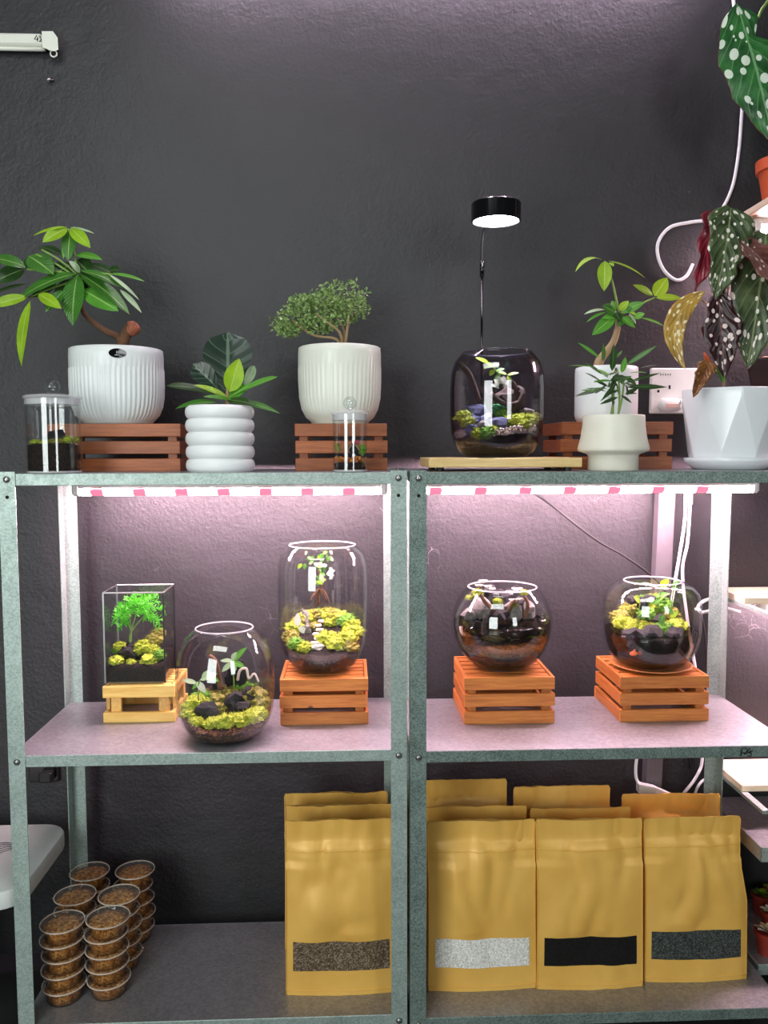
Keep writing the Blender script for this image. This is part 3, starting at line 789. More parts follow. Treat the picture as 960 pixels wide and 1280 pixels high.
class Jar:
    """a round glass vessel with a bed of soil; rows: (radius px, y px) from base to rim, at depth Y"""
    def __init__(s, name, cx, Y, zbase, rows, label, gmat='glass', closed=False, seg=64):
        k = pxm(Y); s.Y = Y; s.k = k; s.z0 = zbase
        s.c = V((at(cx, rows[0][1], Y).x, Y, zbase)); yb = rows[0][1]
        s.prof = [(r * k, (yb - y) * k) for r, y in rows]
        s.o = thing(name, s.c, label, 'terrarium', None)
        b = MB(); t = .0035
        inn = [(max(r - t, .001), max(z, t * 1.4)) for r, z in s.prof[::-1]]
        top = s.prof[-1]
        full = [(0, 0)] + s.prof + [(top[0] - t * .5, top[1] + t * .5)] + inn + [(0, t * 1.4)]
        b.lathe(full, s.c, seg); s.g = b.build('glass_jar', gmat, s.o)
        s.t = t; rr = top[0] - t / 2
        b = MB(); b.tube([s.c + V((rr * math.cos(2 * PI * i / 48), rr * math.sin(2 * PI * i / 48), top[1] + .001)) for i in range(49)], .0021, 6); b.build('rim', 'rim_dark' if gmat == 'glass_dark' else 'rim', s.o)
    def rad(s, z):
        P = s.prof
        for (r0, z0), (r1, z1) in zip(P, P[1:]):
            if z0 <= z <= z1: return (r0 + (r1 - r0) * ((z - z0) / (z1 - z0 + 1e-9))) - s.t - .0012
        return P[-1][0] - s.t
    def bed(s, h, slope, mat, name='soil', h0=None, bumps=.006, seed=0):
        """fill from the floor (or h0) to a top that climbs away from the viewer"""
        s.h, s.slope = h, slope; seg, nr = 48, 7; b = MB(); c = s.c
        lo = h0 if h0 is not None else s.t * 2.2
        hf = lambda x, y: h + slope * y + bumps * noise.noise(V((x * 28 + seed, y * 28, seed)))
        rows = []; rows.append([len(b.v)]); b.v.append(c + V((0, 0, lo)))
        nz = 8
        for j in range(nz + 1):
            row = []
            for kk_ in range(seg):
                a = 2 * PI * kk_ / seg; ca, sa = math.cos(a), math.sin(a)
                # top height at the wall
                zt2 = h
                for _ in range(3):
                    r = s.rad(max(lo, zt2)); zt2 = max(lo + .002, hf(r * ca, r * sa))
                z = lo + (zt2 - lo) * j / nz; r = s.rad(z)
                row.append(len(b.v)); b.v.append(c + V((r * ca, r * sa, z)))
            rows.append(row)
        last = [b.v[i] - c for i in rows[-1]]
        for j in range(1, nr + 1):
            f = 1 - j / nr
            if j == nr: rows.append([len(b.v)]); b.v.append(c + V((0, 0, hf(0, 0)))); break
            row = []
            for q in last:
                row.append(len(b.v)); b.v.append(c + V((q.x * f, q.y * f, hf(q.x * f, q.y * f))))
            rows.append(row)
        for A, B in zip(rows, rows[1:]):
            for q in range(seg):
                n = (q + 1) % seg
                if len(A) == 1: b.face((A[0], B[n], B[q]))
                elif len(B) == 1: b.face((A[q], A[n], B[0]))
                else: b.face((A[q], A[n], B[n], B[q]))
        return b.build(name, mat, s.o)
    def put(s, px, py, up=0.0, rmax=.93):
        """the point of the bed under a pixel, kept inside the glass"""
        d = ray(px, py); O = CAM - s.c
        # z = h + slope*y
        den = d.z - s.slope * d.y; t = (s.h + s.slope * O.y - O.z) / den
        p = O + d * t
        R = s.rad(max(.004, min(p.z, s.prof[-1][1]))) * rmax; L = math.hypot(p.x, p.y)
        if L > R: p.x *= R / L; p.y *= R / L; p.z = s.h + s.slope * p.y
        return s.c + p + V((0, 0, up))
    def moss(s, px, py, r, mat='moss', seed=0, flat=.7, cnt=200, up=0):
        r *= 1.22; rr = r * s.k; p = s.put(px, py)
        q = p - s.c; R = s.rad(max(.004, q.z + rr * .2)) - rr * 1.05; L = math.hypot(q.x, q.y)
        if L > R and R > 0: q.x *= R / L; q.y *= R / L
        moss(s.o, s.c + q + V((0, 0, up * s.k)), rr, mat, seed or int(px * 7 + py), cnt, flat, max(.003, rr * .22))
    def rock(s, px, py, r, mat='rock', seed=0, up=0, amp=.5):
        rr = r * s.k if not hasattr(r, '__len__') else tuple(x * s.k for x in r)
        return rock(s.o, s.put(px, py, up * s.k, .72), rr, mat, seed or int(px + py), amp=amp)
    def leaf(s, a, b_, w, mat, dy=0, nr=(0, -.7, .7), bend=.1, prof='lance', fold=.12): lf(s.o, a, b_, w, s.Y + dy, s.Y + dy - .006, mat, nr, bend, prof, nu=2, nv=6, fold=fold)

# ------------------------------------------------------------------ low round terrarium (front left)
J = Jar('round_terrarium', 283, 1.94, ZM, [(20, 929), (36, 928), (47, 921), (55, 909), (60, 892), (61.8, 870), (61.8, 850), (60, 832), (56, 815), (49, 801), (40, 793), (36.5, 790)],
        'low rounded open glass terrarium with moss at the front edge of the left middle shelf')
J.bed(33 * J.k, .30, 'soil_brown', seed=3)
for x, y, r, m in ((243, 882, 15, 'moss'), (232, 893, 9, 'moss'), (255, 874, 12, 'moss_green'), (246, 903, 8, 'moss'), (264, 905, 9, 'moss'), (282, 903, 12, 'moss'), (299, 901, 11, 'moss'), (316, 897, 12, 'moss'), (329, 893, 10, 'moss'), (272, 874, 11, 'moss_olive'),
                   (288, 868, 12, 'moss_olive'), (325, 868, 15, 'moss_olive'), (334, 878, 9, 'moss_olive'), (312, 860, 11, 'moss_green'), (274, 886, 8, 'moss_olive'), (305, 862, 9, 'moss_olive')):
    J.moss(x, y, r, m)
for x, y, r in ((260, 893, (15, 9, 11)), (296, 880, (17, 12, 13)), (312, 876, (13, 10, 13)), (303, 888, (10, 8, 7))): J.rock(x, y, r, up=5)
for x, y, r, u in ((268, 862, (12, 7, 15), 20), (290, 858, (14, 8, 18), 22), (310, 855, (10, 8, 20), 24)): J.rock(x, y, r, up=u)
stem(J.o, [(276, 862, 1.95), (270, 830, 1.95), (262, 820, 1.96)], 4, 3, 'bark', 'driftwood')
stem(J.o, [(297, 850, 1.93), (300, 838, 1.92), (308, 836, 1.92), (311, 848, 1.92), (318, 842, 1.91), (323, 852, 1.91)], 1.8, 1.2, 'white_petal', 'pale_twig')
for a, b_, w, m in (((246, 854), (227, 850), 7, 'mint_leaf'), ((246, 852), (257, 866), 9, 'white_leaf'), ((250, 850), (272, 842), 9, 'mint_leaf'), ((252, 848), (262, 838), 7, 'mint_leaf'), ((290, 828), (309, 809), 9, 'leaf_mid'), ((291, 828), (277, 840), 8, 'mint_leaf'), ((291, 826), (275, 826), 6, 'mint_leaf'),
                    ((292, 828), (306, 834), 8, 'leaf_mid'), ((290, 826), (296, 815), 8, 'mint_leaf'), ((250, 852), (240, 862), 6, 'leaf_mid'), ((258, 846), (274, 852), 8, 'leaf_mid'), ((292, 830), (292, 842), 8, 'mint_leaf')): J.leaf(a, b_, w, m, -.03)
stem(J.o, [(248, 875, 1.91), (248, 862, 1.91), (250, 850, 1.91)], 1, .7, 'stem_green'); stem(J.o, [(293, 862, 1.93), (292, 845, 1.91), (291, 828, 1.91)], 1, .7, 'stem_green')

# ------------------------------------------------------------------ tall terrarium on crate
J = Jar('tall_terrarium', 404, T4.y, T4.z, [(18, 838), (32, 836), (42, 829), (50, 816), (54.5, 800), (56, 780), (56.5, 745), (56.5, 722), (55.5, 705), (52.5, 692), (47, 684), (42, 680)],
        'tall barrel shaped glass terrarium with mossy hill on the left middle shelf')
J.bed(39 * J.k, .42, 'soil', seed=7)
for x, y, r, m in ((358, 785, 9, 'moss'), (362, 798, 9, 'moss_olive'), (370, 807, 9, 'moss_green'), (380, 811, 8, 'moss'), (356, 770, 8, 'moss_olive'), (408, 800, 11, 'moss'), (420, 807, 11, 'moss'), (434, 800, 11, 'moss'), (446, 792, 11, 'moss'), (452, 779, 9, 'moss'), (444, 771, 10, 'moss_green'), (436, 760, 10, 'moss'),
                   (424, 752, 10, 'moss_olive'), (412, 746, 9, 'moss_olive'), (398, 757, 8, 'moss_green'), (411, 769, 10, 'moss'), (412, 780, 7, 'moss'), (391, 774, 6, 'moss'), (384, 745, 9, 'moss_olive'), (366, 757, 9, 'moss'), (452, 765, 8, 'moss'), (393, 785, 6, 'moss_olive'), (376, 748, 8, 'moss'), (441, 811, 8, 'moss_olive')):
    J.moss(x, y, r, m, up=2)
for x, y, r, m in ((430, 776, (10, 7, 9), 'rock'), (439, 772, (8, 6, 7), 'rock'), (377, 775, (7, 6, 14), 'rock_grey'), (384, 790, (5, 5, 8), 'rock_grey'), (372, 764, (6, 5, 10), 'rock_grey'), (426, 763, (8, 6, 5), 'rock_grey')): J.rock(x, y, r, m, up=3)
for i in range(7):
    p = J.put(394 + i * .9 + (i % 2) * 3, 806 - i * 5); b = MB(); b.box(p + V((0, -.004, .006 + .001 * i)), (.022 - .001 * i, .014, .006), .0015, rz=.3 * math.sin(i * 2)); b.build('step_stone', 'sand', J.o, smooth=False)
b = MB(); b.blob(J.put(396, 810, .002), (.020, .012, .009), 2, .4, 3, 4); b.build('gravel_patch', 'sand', J.o, smooth=False)
for pts in ([(398, 756, 0), (398, 742, 0), (401, 733, 0), (400, 722, 0), (397, 712, 0)],): stem(J.o, [(x, y, T4.y - .005) for x, y, _ in pts], 2.2, 1, 'bark', 'trunk')
for x, y in ((388, 752), (394, 760), (404, 760), (412, 755), (392, 745), (408, 750)): stem(J.o, [(400, 736, T4.y - .005), ((400 + x) / 2, 740, T4.y - .012), (x, y, T4.y - .02)], 1.4, .9, 'bark', 'root', 6)
rng = random.Random(8)
for i in range(38):
    a = rng.uniform(0, 6.28); q = rng.choice(((398, 700, 18, 9), (402, 714, 10, 9), (385, 701, 8, 5), (408, 694, 9, 4), (400, 722, 6, 6)))
    x, y = q[0] + q[2] * rng.uniform(-1, 1), q[1] + q[3] * rng.uniform(-1, 1)
    J.leaf((x, y), (x + 8 * math.cos(a), y + 6 * math.sin(a) + 2), 5.5, rng.choice(['leaf_mid', 'lime', 'leaf_mid', 'leaf', 'mint_leaf']), rng.uniform(-.03, .01))
J.leaf((372, 783), (372, 766), 9, 'white_leaf', -.06, (0, -1, .2), .05); J.leaf((375, 782), (380, 792), 8, 'white_leaf', -.06, (0, -1, .2), .05); J.leaf((408, 718), (419, 713), 7, 'white_leaf', -.02); J.leaf((408, 717), (418, 720), 6, 'white_leaf', -.02)

# ------------------------------------------------------------------ square glass tank
Yf = 2.062; zt0 = ZM + yh; k = pxm(Yf)
x0, x1 = at(131, 850, Yf).x, at(207, 850, Yf).x; ztp = at(168, 741, Yf).z; dep = .125
tk = thing('glass_tank', ((x0 + x1) / 2, Yf + dep / 2, zt0), 'square black edged glass tank with bright green fern on yellow pine stand', 'terrarium')
xm, ym = (x0 + x1) / 2, Yf + dep / 2; t = .003
for dx_, dy_, sx, sy in ((0, -dep / 2 + t / 2, x1 - x0 - 2 * t, t), (0, dep / 2 - t / 2, x1 - x0 - 2 * t, t), (-(x1 - x0) / 2 + t / 2, 0, t, dep), ((x1 - x0) / 2 - t / 2, 0, t, dep)):
    b = MB(); b.box((xm + dx_, ym + dy_, (zt0 + ztp) / 2), (sx, sy, ztp - zt0)); b.build('glass_pane', 'glass', tk, smooth=False)
b = MB(); b.box((xm, ym, zt0 + .0015), (x1 - x0 - 2 * t, dep - 2 * t, .003)); b.build('glass_floor', 'glass', tk, smooth=False)
for sx in (-1, 1):
    for sy in (-1, 1):
        b = MB(); b.box((xm + sx * ((x1 - x0) / 2 - .0012), ym + sy * (dep / 2 - .0012), (zt0 + ztp) / 2), (.0034, .0034, ztp - zt0 - .001)); b.build('corner_seam', 'steel' if sx < 0 else 'black', tk, smooth=False)
for sy in (-1, 1):
    b = MB(); b.box((xm, ym + sy * (dep / 2 - .0012), ztp), (x1 - x0, .0036, .0036), .0008); b.build('rim_edge', 'steel', tk, smooth=False)
for sx in (-1, 1):
    b = MB(); b.box((xm + sx * ((x1 - x0) / 2 - .0012), ym, ztp), (.0036, dep - .004, .0036), .0008); b.build('rim_edge', 'steel', tk, smooth=False)
sh = at(168, 832, Yf).z - zt0
b = MB(); n = 10; iw, idp = (x1 - x0) / 2 - t - .001, dep / 2 - t - .001
vs = []; fs = []
for j in range(n + 1):
    for i in range(n + 1):
        x, y = -iw + 2 * iw * i / n, -idp + 2 * idp * j / n
        vs.append((xm + x, ym + y, zt0 + sh + (y + idp) * .15 + .003 * noise.noise(V((x * 40, y * 40, 1)))))
nb = len(vs)
for j in range(n):
    for i in range(n): a = j * (n + 1) + i; fs.append((a, a + 1, a + n + 2, a + n + 1))
per = [i for i in range(n + 1)] + [(j) * (n + 1) + n for j in range(1, n + 1)] + [n * (n + 1) + i for i in range(n - 1, -1, -1)] + [j * (n + 1) for j in range(n - 1, 0, -1)]
for i in per: vs.append((vs[i][0], vs[i][1], zt0 + .0032))
m_ = len(per)
for q in range(m_): fs.append((nb + q, nb + (q + 1) % m_, per[(q + 1) % m_], per[q]))
fs.append([nb + q for q in range(m_)][::-1])
b.add(vs, fs); b.build('soil', 'soil', tk)
def tkp(px, py, Y): return at(px, py, Y)
for x, y, r, m, dy in ((146, 826, 9, 'moss', .02), (164, 828, 6, 'moss', .02), (187, 825, 11, 'moss', .025), (199, 818, 8, 'moss_green', .03), (150, 808, 8, 'moss', .05), (143, 812, 7, 'moss_green', .06), (179, 808, 11, 'moss', .05), (192, 800, 11, 'moss_olive', .07), (199, 792, 9, 'moss_olive', .09), (172, 814, 7, 'moss', .04), (192, 812, 8, 'moss', .04)):
    p = at(x, y, Yf + dy); rr = r * k; p.x = max(x0 + rr + t, min(x1 - rr - t, p.x)); moss(tk, p, rr * .98, m, int(x + y), 200, .75, .004)
for x, y, r, dy in ((160, 815, (14, 9, 7), .04), (165, 808, (12, 8, 6), .06)): rock(tk, at(x, y, Yf + dy), tuple(q * k for q in r), 'rock', int(x), amp=.4)
for x, y in ((162, 768), (158, 775), (172, 762), (185, 765)): stem(tk, [(163, 808, Yf + .06), (164, 790, Yf + .06), (x, y, Yf + .06)], 1.2, .7, 'stem_green', 'stem', 6)
rng = random.Random(3)
# feathery fern sprays: each spray one part
for i, (a, b_) in enumerate((((163, 775), (141, 778)), ((163, 772), (143, 768)), ((164, 770), (150, 757)), ((165, 768), (160, 749)), ((167, 768), (172, 744)), ((170, 768), (185, 746)), ((172, 768), (197, 752)), ((174, 770), (203, 762)), ((176, 772), (202, 776)), ((172, 766), (193, 744)), ((160, 778), (148, 785)), ((180, 770), (198, 784)), ((164, 770), (168, 752)), ((168, 766), (180, 750)), ((163, 772), (152, 770)), ((176, 768), (190, 760)), ((170, 772), (180, 765)))):
    b = MB(); A, B = at(*a, Yf + .06 + rng.uniform(-.02, .02)), at(*b_, Yf + .055 + rng.uniform(-.04, .04))
    ax = (B - A); sd = ax.cross(V((0, 1, 0))).normalized()
    for q in range(54):
        tt = rng.uniform(.05, 1); P = A + ax * tt + V((0, 0, .012 * math.sin(PI * tt))) + V((rng.uniform(-1, 1), rng.uniform(-1, 1), rng.uniform(-1, 1))) * .005
        d = (ax.normalized() * .6 + sd * rng.choice((-1, 1)) * rng.uniform(.4, 1) + V((0, rng.uniform(-.6, .4), rng.uniform(-.4, .3)))).normalized()
        E_ = P + d * rng.uniform(.008, .015)
        b.leaf(P, E_, .0030, (0, -.7, .7), .1, .1, 'lance', 2, 3)
    for q in range(len(b.v)):
        b.v[q].x = max(x0 + .005, min(x1 - .005, b.v[q].x)); b.v[q].y = max(Yf + .005, min(Yf + dep - .005, b.v[q].y))
    b.build('fern_spray', 'fern', tk)

# ------------------------------------------------------------------ water bowl on crate
J = Jar('bowl_terrarium', 627, T5.y - .005, T5.z, [(20, 836), (34, 834), (46, 824), (55, 811), (61, 796), (63.5, 778), (62, 764), (57, 750), (50, 739), (44, 733)],
        'round fish bowl half full of dark water with pale flowers on crate')
J.bed(27 * J.k, .10, 'soil', seed=11, bumps=.01)
J.bed(35 * J.k, .12, granules('brown_gravel', ['3a2a18', '5a4a22', '2a1d10', '6b5a2c'], 170), 'gravel', h0=24 * J.k, seed=2, bumps=.008)
for x, y, r, m, u in ((640, 800, 10, 'moss_olive', 8), (655, 795, 12, 'moss_green', 4), (672, 793, 9, 'moss_green', 4), (622, 800, 9, 'moss_olive', 6), (596, 790, 10, 'moss_olive', 6), (610, 800, 8, 'moss_olive', 6)): J.moss(x, y, r, m, up=u)
for x, y, r, u in ((600, 790, (14, 10, 22), 20), (625, 785, (16, 12, 30), 26), (650, 785, (16, 12, 30), 28), (668, 788, (9, 8, 22), 18), (638, 780, (20, 12, 14), 40), (608, 782, (14, 10, 14), 46)): J.rock(x, y, r, up=u, amp=.45)
J2h = 60 * J.k
h_, sl_ = J.h, J.slope
J.bed(J2h, 0, 'water_dark', 'water', h0=None, bumps=.0005); J.h, J.slope = J2h, 0
# flowers and floating leaves on the rocks
for x, y, r in ((604, 729, 4.5), (610, 735, 4), (599, 734, 4), (638, 743, 5), (646, 739, 5), (651, 751, 4), (615, 738, 3.5), (655, 744, 4), (641, 752, 4)):
    b = MB(); p = at(x, y, T5.y - .01); 
    for q in range(5):
        a = 2 * PI * q / 5 + x; b.leaf(p, p + V((math.cos(a), math.sin(a) * .8, .5)) * r * 1.5 * J.k, r * 1.3 * J.k, (0, -.3, 1), .15, .2, 'obov', 2, 4)
    b.build('flower', 'white_petal', J.o)
for x, y, r, m in ((597, 741, 9, 'moss'), (622, 752, 7, 'moss'), (655, 741, 6, 'moss'), (586, 747, 5, 'moss'), (642, 757, 7, 'moss_olive')): moss(J.o, at(x, y, T5.y - .01), r * J.k * .8, m, int(x), 120, .7, .004)
for x, y, r, m, dy in ((603, 760, (15, 11, 13), 'rock_grey', .01), (641, 764, (14, 11, 14), 'rock_grey', .0), (624, 768, (12, 10, 9), 'rock', -.02), (660, 764, (11, 9, 13), 'rock_grey', .02), (588, 768, (11, 9, 9), 'rock_grey', .01), (648, 758, (8, 8, 12), 'rock', .02), (628, 790, (38, 30, 14), 'rock', .02), (596, 785, (18, 12, 10), 'rock', -.01), (662, 785, (17, 12, 9), 'rock', -.01)):
    rock(J.o, at(x, y, T5.y + dy), tuple(q * J.k for q in r), m, int(x), amp=.4)  # the largest dark masses are added to darken the water region
for pts in ([(600, 742, 0), (606, 752, 0), (618, 764, 0)], [(645, 750, 0), (638, 758, 0), (632, 770, 0)], [(655, 745, 0), (660, 756, 0), (656, 772, 0)]): stem(J.o, [(x, y, T5.y - .02) for x, y, _ in pts], 2, 3, 'bark', 'driftwood')
stem(J.o, [(576, 783, T5.y - .05), (577, 790, T5.y - .055), (581, 795, T5.y - .055)], 2.4, 1.6, 'white_petal', 'snail_shell')

# ------------------------------------------------------------------ dome terrarium on plate and crate
Yd = T6.y - .012
pl_c = V((at(813, 830, Yd).x, Yd, T6.z)); k = pxm(Yd)
b = MB(); b.lathe([(0, 0), (34 * k, 0), (40 * k, .003), (50 * k, .009), (51.5 * k, .011), (50 * k, .0118), (40 * k, .006), (34 * k, .0045), (0, .0045)], pl_c, 48)
tag(b.build('wooden_plate', wood('plate_wood', '9a5a2c', 'c98a50')), 'shallow reddish wooden plate under the goldfish dome terrarium', 'plate')
J = Jar('dome_terrarium', 813, Yd, T6.z + .0046, [(30, 831), (38, 829), (44.5, 824), (49, 820), (54, 812), (58, 800), (60.5, 785), (61, 760), (60.5, 748), (57, 736), (50, 728), (41, 722.5), (36, 722)],
        'squat dome glass terrarium with moss island, dark water and a small goldfish')
J.bed(46 * J.k, 0.02, 'water_dark', 'water', bumps=.0004)
J.h, J.slope = 44 * J.k, .1
rock(J.o, at(815, 815, Yd + .01), (47 * J.k, 40 * J.k, 13 * J.k), 'rock', 5, amp=.22, sub=3)  # dark core added inside so the water region reads black
for x, y, r in ((790, 798, (20, 14, 14)), (815, 795, (20, 16, 14)), (842, 796, (18, 12, 14)), (800, 790, (24, 18, 10)), (830, 788, (24, 18, 10))): J.rock(x, y, r, 'rock', up=0, amp=.4)
for x, y, r, m, u in ((768, 778, 10, 'moss_olive', 8), (780, 785, 10, 'moss', 6), (795, 790, 11, 'moss', 6), (812, 792, 10, 'moss', 5), (829, 792, 11, 'moss_green', 5), (846, 788, 10, 'moss', 6), (853, 776, 9, 'moss_olive', 10), (764, 765, 9, 'moss', 14), (777, 772, 9, 'moss_olive', 14), (808, 780, 10, 'moss_green', 14), (820, 776, 10, 'moss', 20), (835, 772, 10, 'moss_green', 22), (842, 778, 9, 'moss_olive', 14), (790, 775, 10, 'moss_olive', 18), (800, 768, 9, 'moss_green', 24), (830, 762, 9, 'moss_green', 28), (818, 764, 8, 'moss', 28), (785, 762, 8, 'rock', 26)):
    if m == 'rock': J.rock(x, y, r, up=u)
    else: J.moss(x, y, r, m, up=u)
for x, y, r in ((790, 750, (11, 7, 6)), (812, 748, (12, 7, 5)), (803, 756, (9, 7, 7))): rock(J.o, at(x, y, Yd), tuple(q * k for q in r), 'rock', int(x), amp=.4)
for a, b_, w, m in (((826, 734), (836, 724), 10, 'lime'), ((822, 735), (802, 728), 4, 'mint_leaf'), ((840, 735), (848, 726), 6, 'leaf_mid'), ((800, 752), (792, 746), 12, 'lime'), ((820, 745), (838, 742), 7, 'leaf_mid'), ((818, 748), (808, 752), 7, 'mint_leaf'), ((832, 760), (842, 768), 8, 'leaf'), ((830, 768), (824, 780), 8, 'leaf'), ((838, 772), (848, 764), 7, 'lime'), ((816, 755), (826, 750), 7, 'leaf_mid'), ((836, 780), (842, 790), 7, 'leaf')): J.leaf(a, b_, w, m, -.025)
for x, y in ((826, 735), (842, 735), (800, 754)): stem(J.o, [(x, y, Yd - .03), (x - 2, y + 15, Yd - .025), (x - 4, y + 30, Yd - .02)], .9, .7, 'stem_green')
p = at(792, 817, Yd - .088)
gf = thing('goldfish', p, 'small orange goldfish in the dark water of the dome terrarium', 'fish')
fm = plain('goldfish_orange', 'f07a4c', .35)
b = MB(); b.blob(p, (.0105, .004, .006), 2, .05, 1); b.build('body', fm, gf)
b = MB(); b.leaf(p + V((.009, 0, 0)), p + V((.021, 0, .003)), .012, (0, -1, 0), .05, .1, 'obov', 2, 4); b.build('tail', fm, gf)
b = MB(); b.leaf(p + V((-.002, 0, .005)), p + V((.005, 0, .011)), .006, (0, -1, 0), 0, .1, 'lance', 2, 4); b.build('fin', fm, gf)
b = MB(); b.blob(p + V((-.007, -.0032, .0015)), .0011, 1, 0); b.build('eye', 'black', gf)

# ------------------------------------------------------------------ lamp with bamboo base, smoked terrarium
Yb0 = 1.862; bx0, bx1 = at(536, 585, Yb0).x, at(728, 585, Yb0).x; bd = .24
lm = thing('desk_lamp', ((bx0 + bx1) / 2, Yb0 + bd / 2, ZT), 'black gooseneck lamp with round head rising from pale bamboo base board', 'lamp')
zb0 = ZT + .009; zbt = zb0 + .022
b = MB(); b.box(((bx0 + bx1) / 2, Yb0 + bd / 2, (zb0 + zbt) / 2), (bx1 - bx0, bd, .022), .002); b.build('base_board', 'bamboo', lm, smooth=False)
for sx in (-1, 1):
    for sy in (-1, 1):
        b = MB(); b.lathe([(0, 0), (.009, 0), (.009, .009), (0, .009)], ((bx0 + bx1) / 2 + sx * (bx1 - bx0) * .42, Yb0 + bd / 2 + sy * bd * .4, ZT), 14); b.build('foot', 'black', lm, smooth=False)
Yl = Yb0 + bd - .02
xs_ = at(602, 430, Yl).x
b = MB(); b.tube([(xs_, Yl, zbt - .002), (xs_, Yl, at(600, 344, Yl).z)], .0032, 10); b.build('stem', 'black_gloss', lm)
b = MB(); b.tube([(xs_, Yl, at(600, 346, Yl).z), (xs_, Yl, at(600, 326, Yl).z)], .0058, 12); b.build('joint', 'black_gloss', lm)
hd = at(620, 268, Yl - .075); k = pxm(hd.y)
b = MB(); b.tube(smooth_path([(xs_, Yl, at(600, 328, Yl).z), at(603, 305, Yl - .004), at(606, 288, Yl - .012), V((hd.x, hd.y + 20 * k, hd.z + .004))]), .0045, 10); b.build('gooseneck', 'black', lm)
R = 30.5 * k; hh = .044; zc = at(620, 255, hd.y).z + .002
b = MB(); b.lathe([(0, -hh + .008), (R - .005, -hh + .008), (R - .004, -hh), (R, -hh + .0015), (R, -.003), (R - .003, 0), (0, 0)], (hd.x, hd.y, zc), 48); b.build('head', 'black_gloss', lm, angle=40)
b = MB(); b.lathe([(0, -hh + .002), (R - .006, -hh + .002), (R - .0055, -hh + .0075), (0, -hh + .0075)], (hd.x, hd.y, zc), 40); b.build('diffuser', 'lamp', lm, smooth=False)
sl = bpy.data.lights.new('lamp_beam', 'SPOT'); sl.energy = 52; sl.spot_size = math.radians(31); sl.spot_blend = .5; sl.shadow_soft_size = .03; sl.color = (.93, .95, 1)
so = bpy.data.objects.new('lamp_beam', sl); C.objects.link(so); so.location = (hd.x, hd.y, zc - hh - .004)
so.rotation_euler = (V((at(620.5, 570, 1.965).x, 1.965, ZT)) - so.location).to_track_quat('-Z', 'Y').to_euler()

J = Jar('smoked_terrarium', 620.5, 1.965, zbt, [(18, 570), (36, 569), (46, 563), (53, 552), (57, 538), (58.2, 520), (58.2, 485), (57, 466), (53, 452), (47, 444), (43, 440)],
        'smoked dark glass terrarium under the gooseneck lamp on bamboo board', 'glass_dark')
J.bed(26 * J.k, .26, granules('dark_red_soil', ['1a0d0b', '24110e', '120a09', '2e1712'], 220), seed=5)
def inside(x, y, dy, r):
    p = at(x, y, J.Y + dy); q = p - J.c; lim = J.rad(max(.01, q.z)) - r * 1.05; L = math.hypot(q.x, q.y)
    if L > lim: q.x *= lim / L; q.y *= lim / L
    return J.c + q
for x, y, r, m, dy in ((571, 521, 10, 'moss', -.03), (580, 527, 9, 'moss', -.05), (594, 541, 9, 'moss', -.08), (606, 541, 9, 'moss_green', -.085), (615, 538, 7, 'moss', -.07), (620, 514, 11, 'moss_teal', .01), (610, 511, 8, 'moss_teal', .03), (628, 519, 9, 'moss_green', -.01), (638, 526, 10, 'moss', -.03), (650, 525, 10, 'moss', -.03), (662, 525, 10, 'moss', -.03), (671, 522, 8, 'moss_olive', -.01), (656, 530, 8, 'moss', -.05)):
    moss(J.o, inside(x, y, dy, r * J.k), r * J.k, m, int(x), 220, .75, .004)
for x, y, r, m, dy in ((588, 527, (12, 9, 10), 'rock_blue', -.03), (597, 517, (15, 10, 14), 'rock_blue', .0), (622, 531, (12, 8, 10), 'rock_blue', -.05), (608, 526, (10, 8, 9), 'rock_blue', -.04), (583, 536, (10, 7, 7), 'rock_blue', -.06), (604, 532, (9, 7, 6), 'rock_grey', -.06), (657, 516, (14, 8, 6), 'rock_grey', .02), (640, 518, (12, 9, 8), 'rock', .02)):
    rock(J.o, inside(x, y, dy, r[0] * J.k), tuple(q * J.k for q in r), m, int(x))
b = MB(); rng = random.Random(4)
for i in range(150):
    t_ = rng.random(); p = inside(617 + 52 * t_, 541 - 7 * t_ + 4 * rng.uniform(-1, 1), -.075 + .03 * t_ + .015 * rng.uniform(-1, 1), .004); b.blob(p, rng.uniform(.0022, .0042), 1, .2, 2, i)
o = b.build('pebble_strip', 'pebble', J.o, smooth=False); o['kind'] = 'stuff'
Yj = 1.965
stem(J.o, [(600, 505, Yj), (588, 470, Yj), (578, 458, Yj - .01), (573, 453, Yj - .01)], 3.5, 3, 'dark_wood', 'driftwood')
for pts in ([(610, 515, 0), (612, 495, 0), (618, 482, 0), (632, 476, 0)], [(640, 515, 0), (646, 495, .0), (642, 480, 0), (632, 474, 0)], [(612, 492, -.02), (622, 500, -.02), (636, 506, -.02), (650, 502, -.02)], [(650, 504, -.02), (654, 490, -.02), (648, 484, 0)]): stem(J.o, [(x, y, Yj + d) for x, y, d in pts], 4, 2.4, 'dark_wood', 'driftwood')
rock(J.o, at(634, 500, Yj + .02), (20 * J.k, 10 * J.k, 15 * J.k), 'dark_wood', 9, 'driftwood', .5)
for a, b_, w, m in (((612, 455), (594, 447), 8, 'lime'), ((614, 458), (604, 461), 5, 'leaf_mid'), ((614, 457), (625, 456), 5, 'leaf_mid'), ((618, 462), (612, 470), 7, 'lime'), ((620, 464), (631, 461), 6, 'leaf_mid'), ((622, 466), (634, 468), 6, 'lime'), ((634, 469), (649, 466), 5, 'lime'), ((634, 470), (640, 478), 5, 'lime'), ((626, 468), (618, 476), 7, 'leaf_mid'), ((616, 459), (606, 452), 6, 'lime')): J.leaf(a, b_, w, m, 0)
stem(J.o, [(630, 482, Yj), (622, 466, Yj), (612, 455, Yj)], 1.1, .8, 'stem_green')
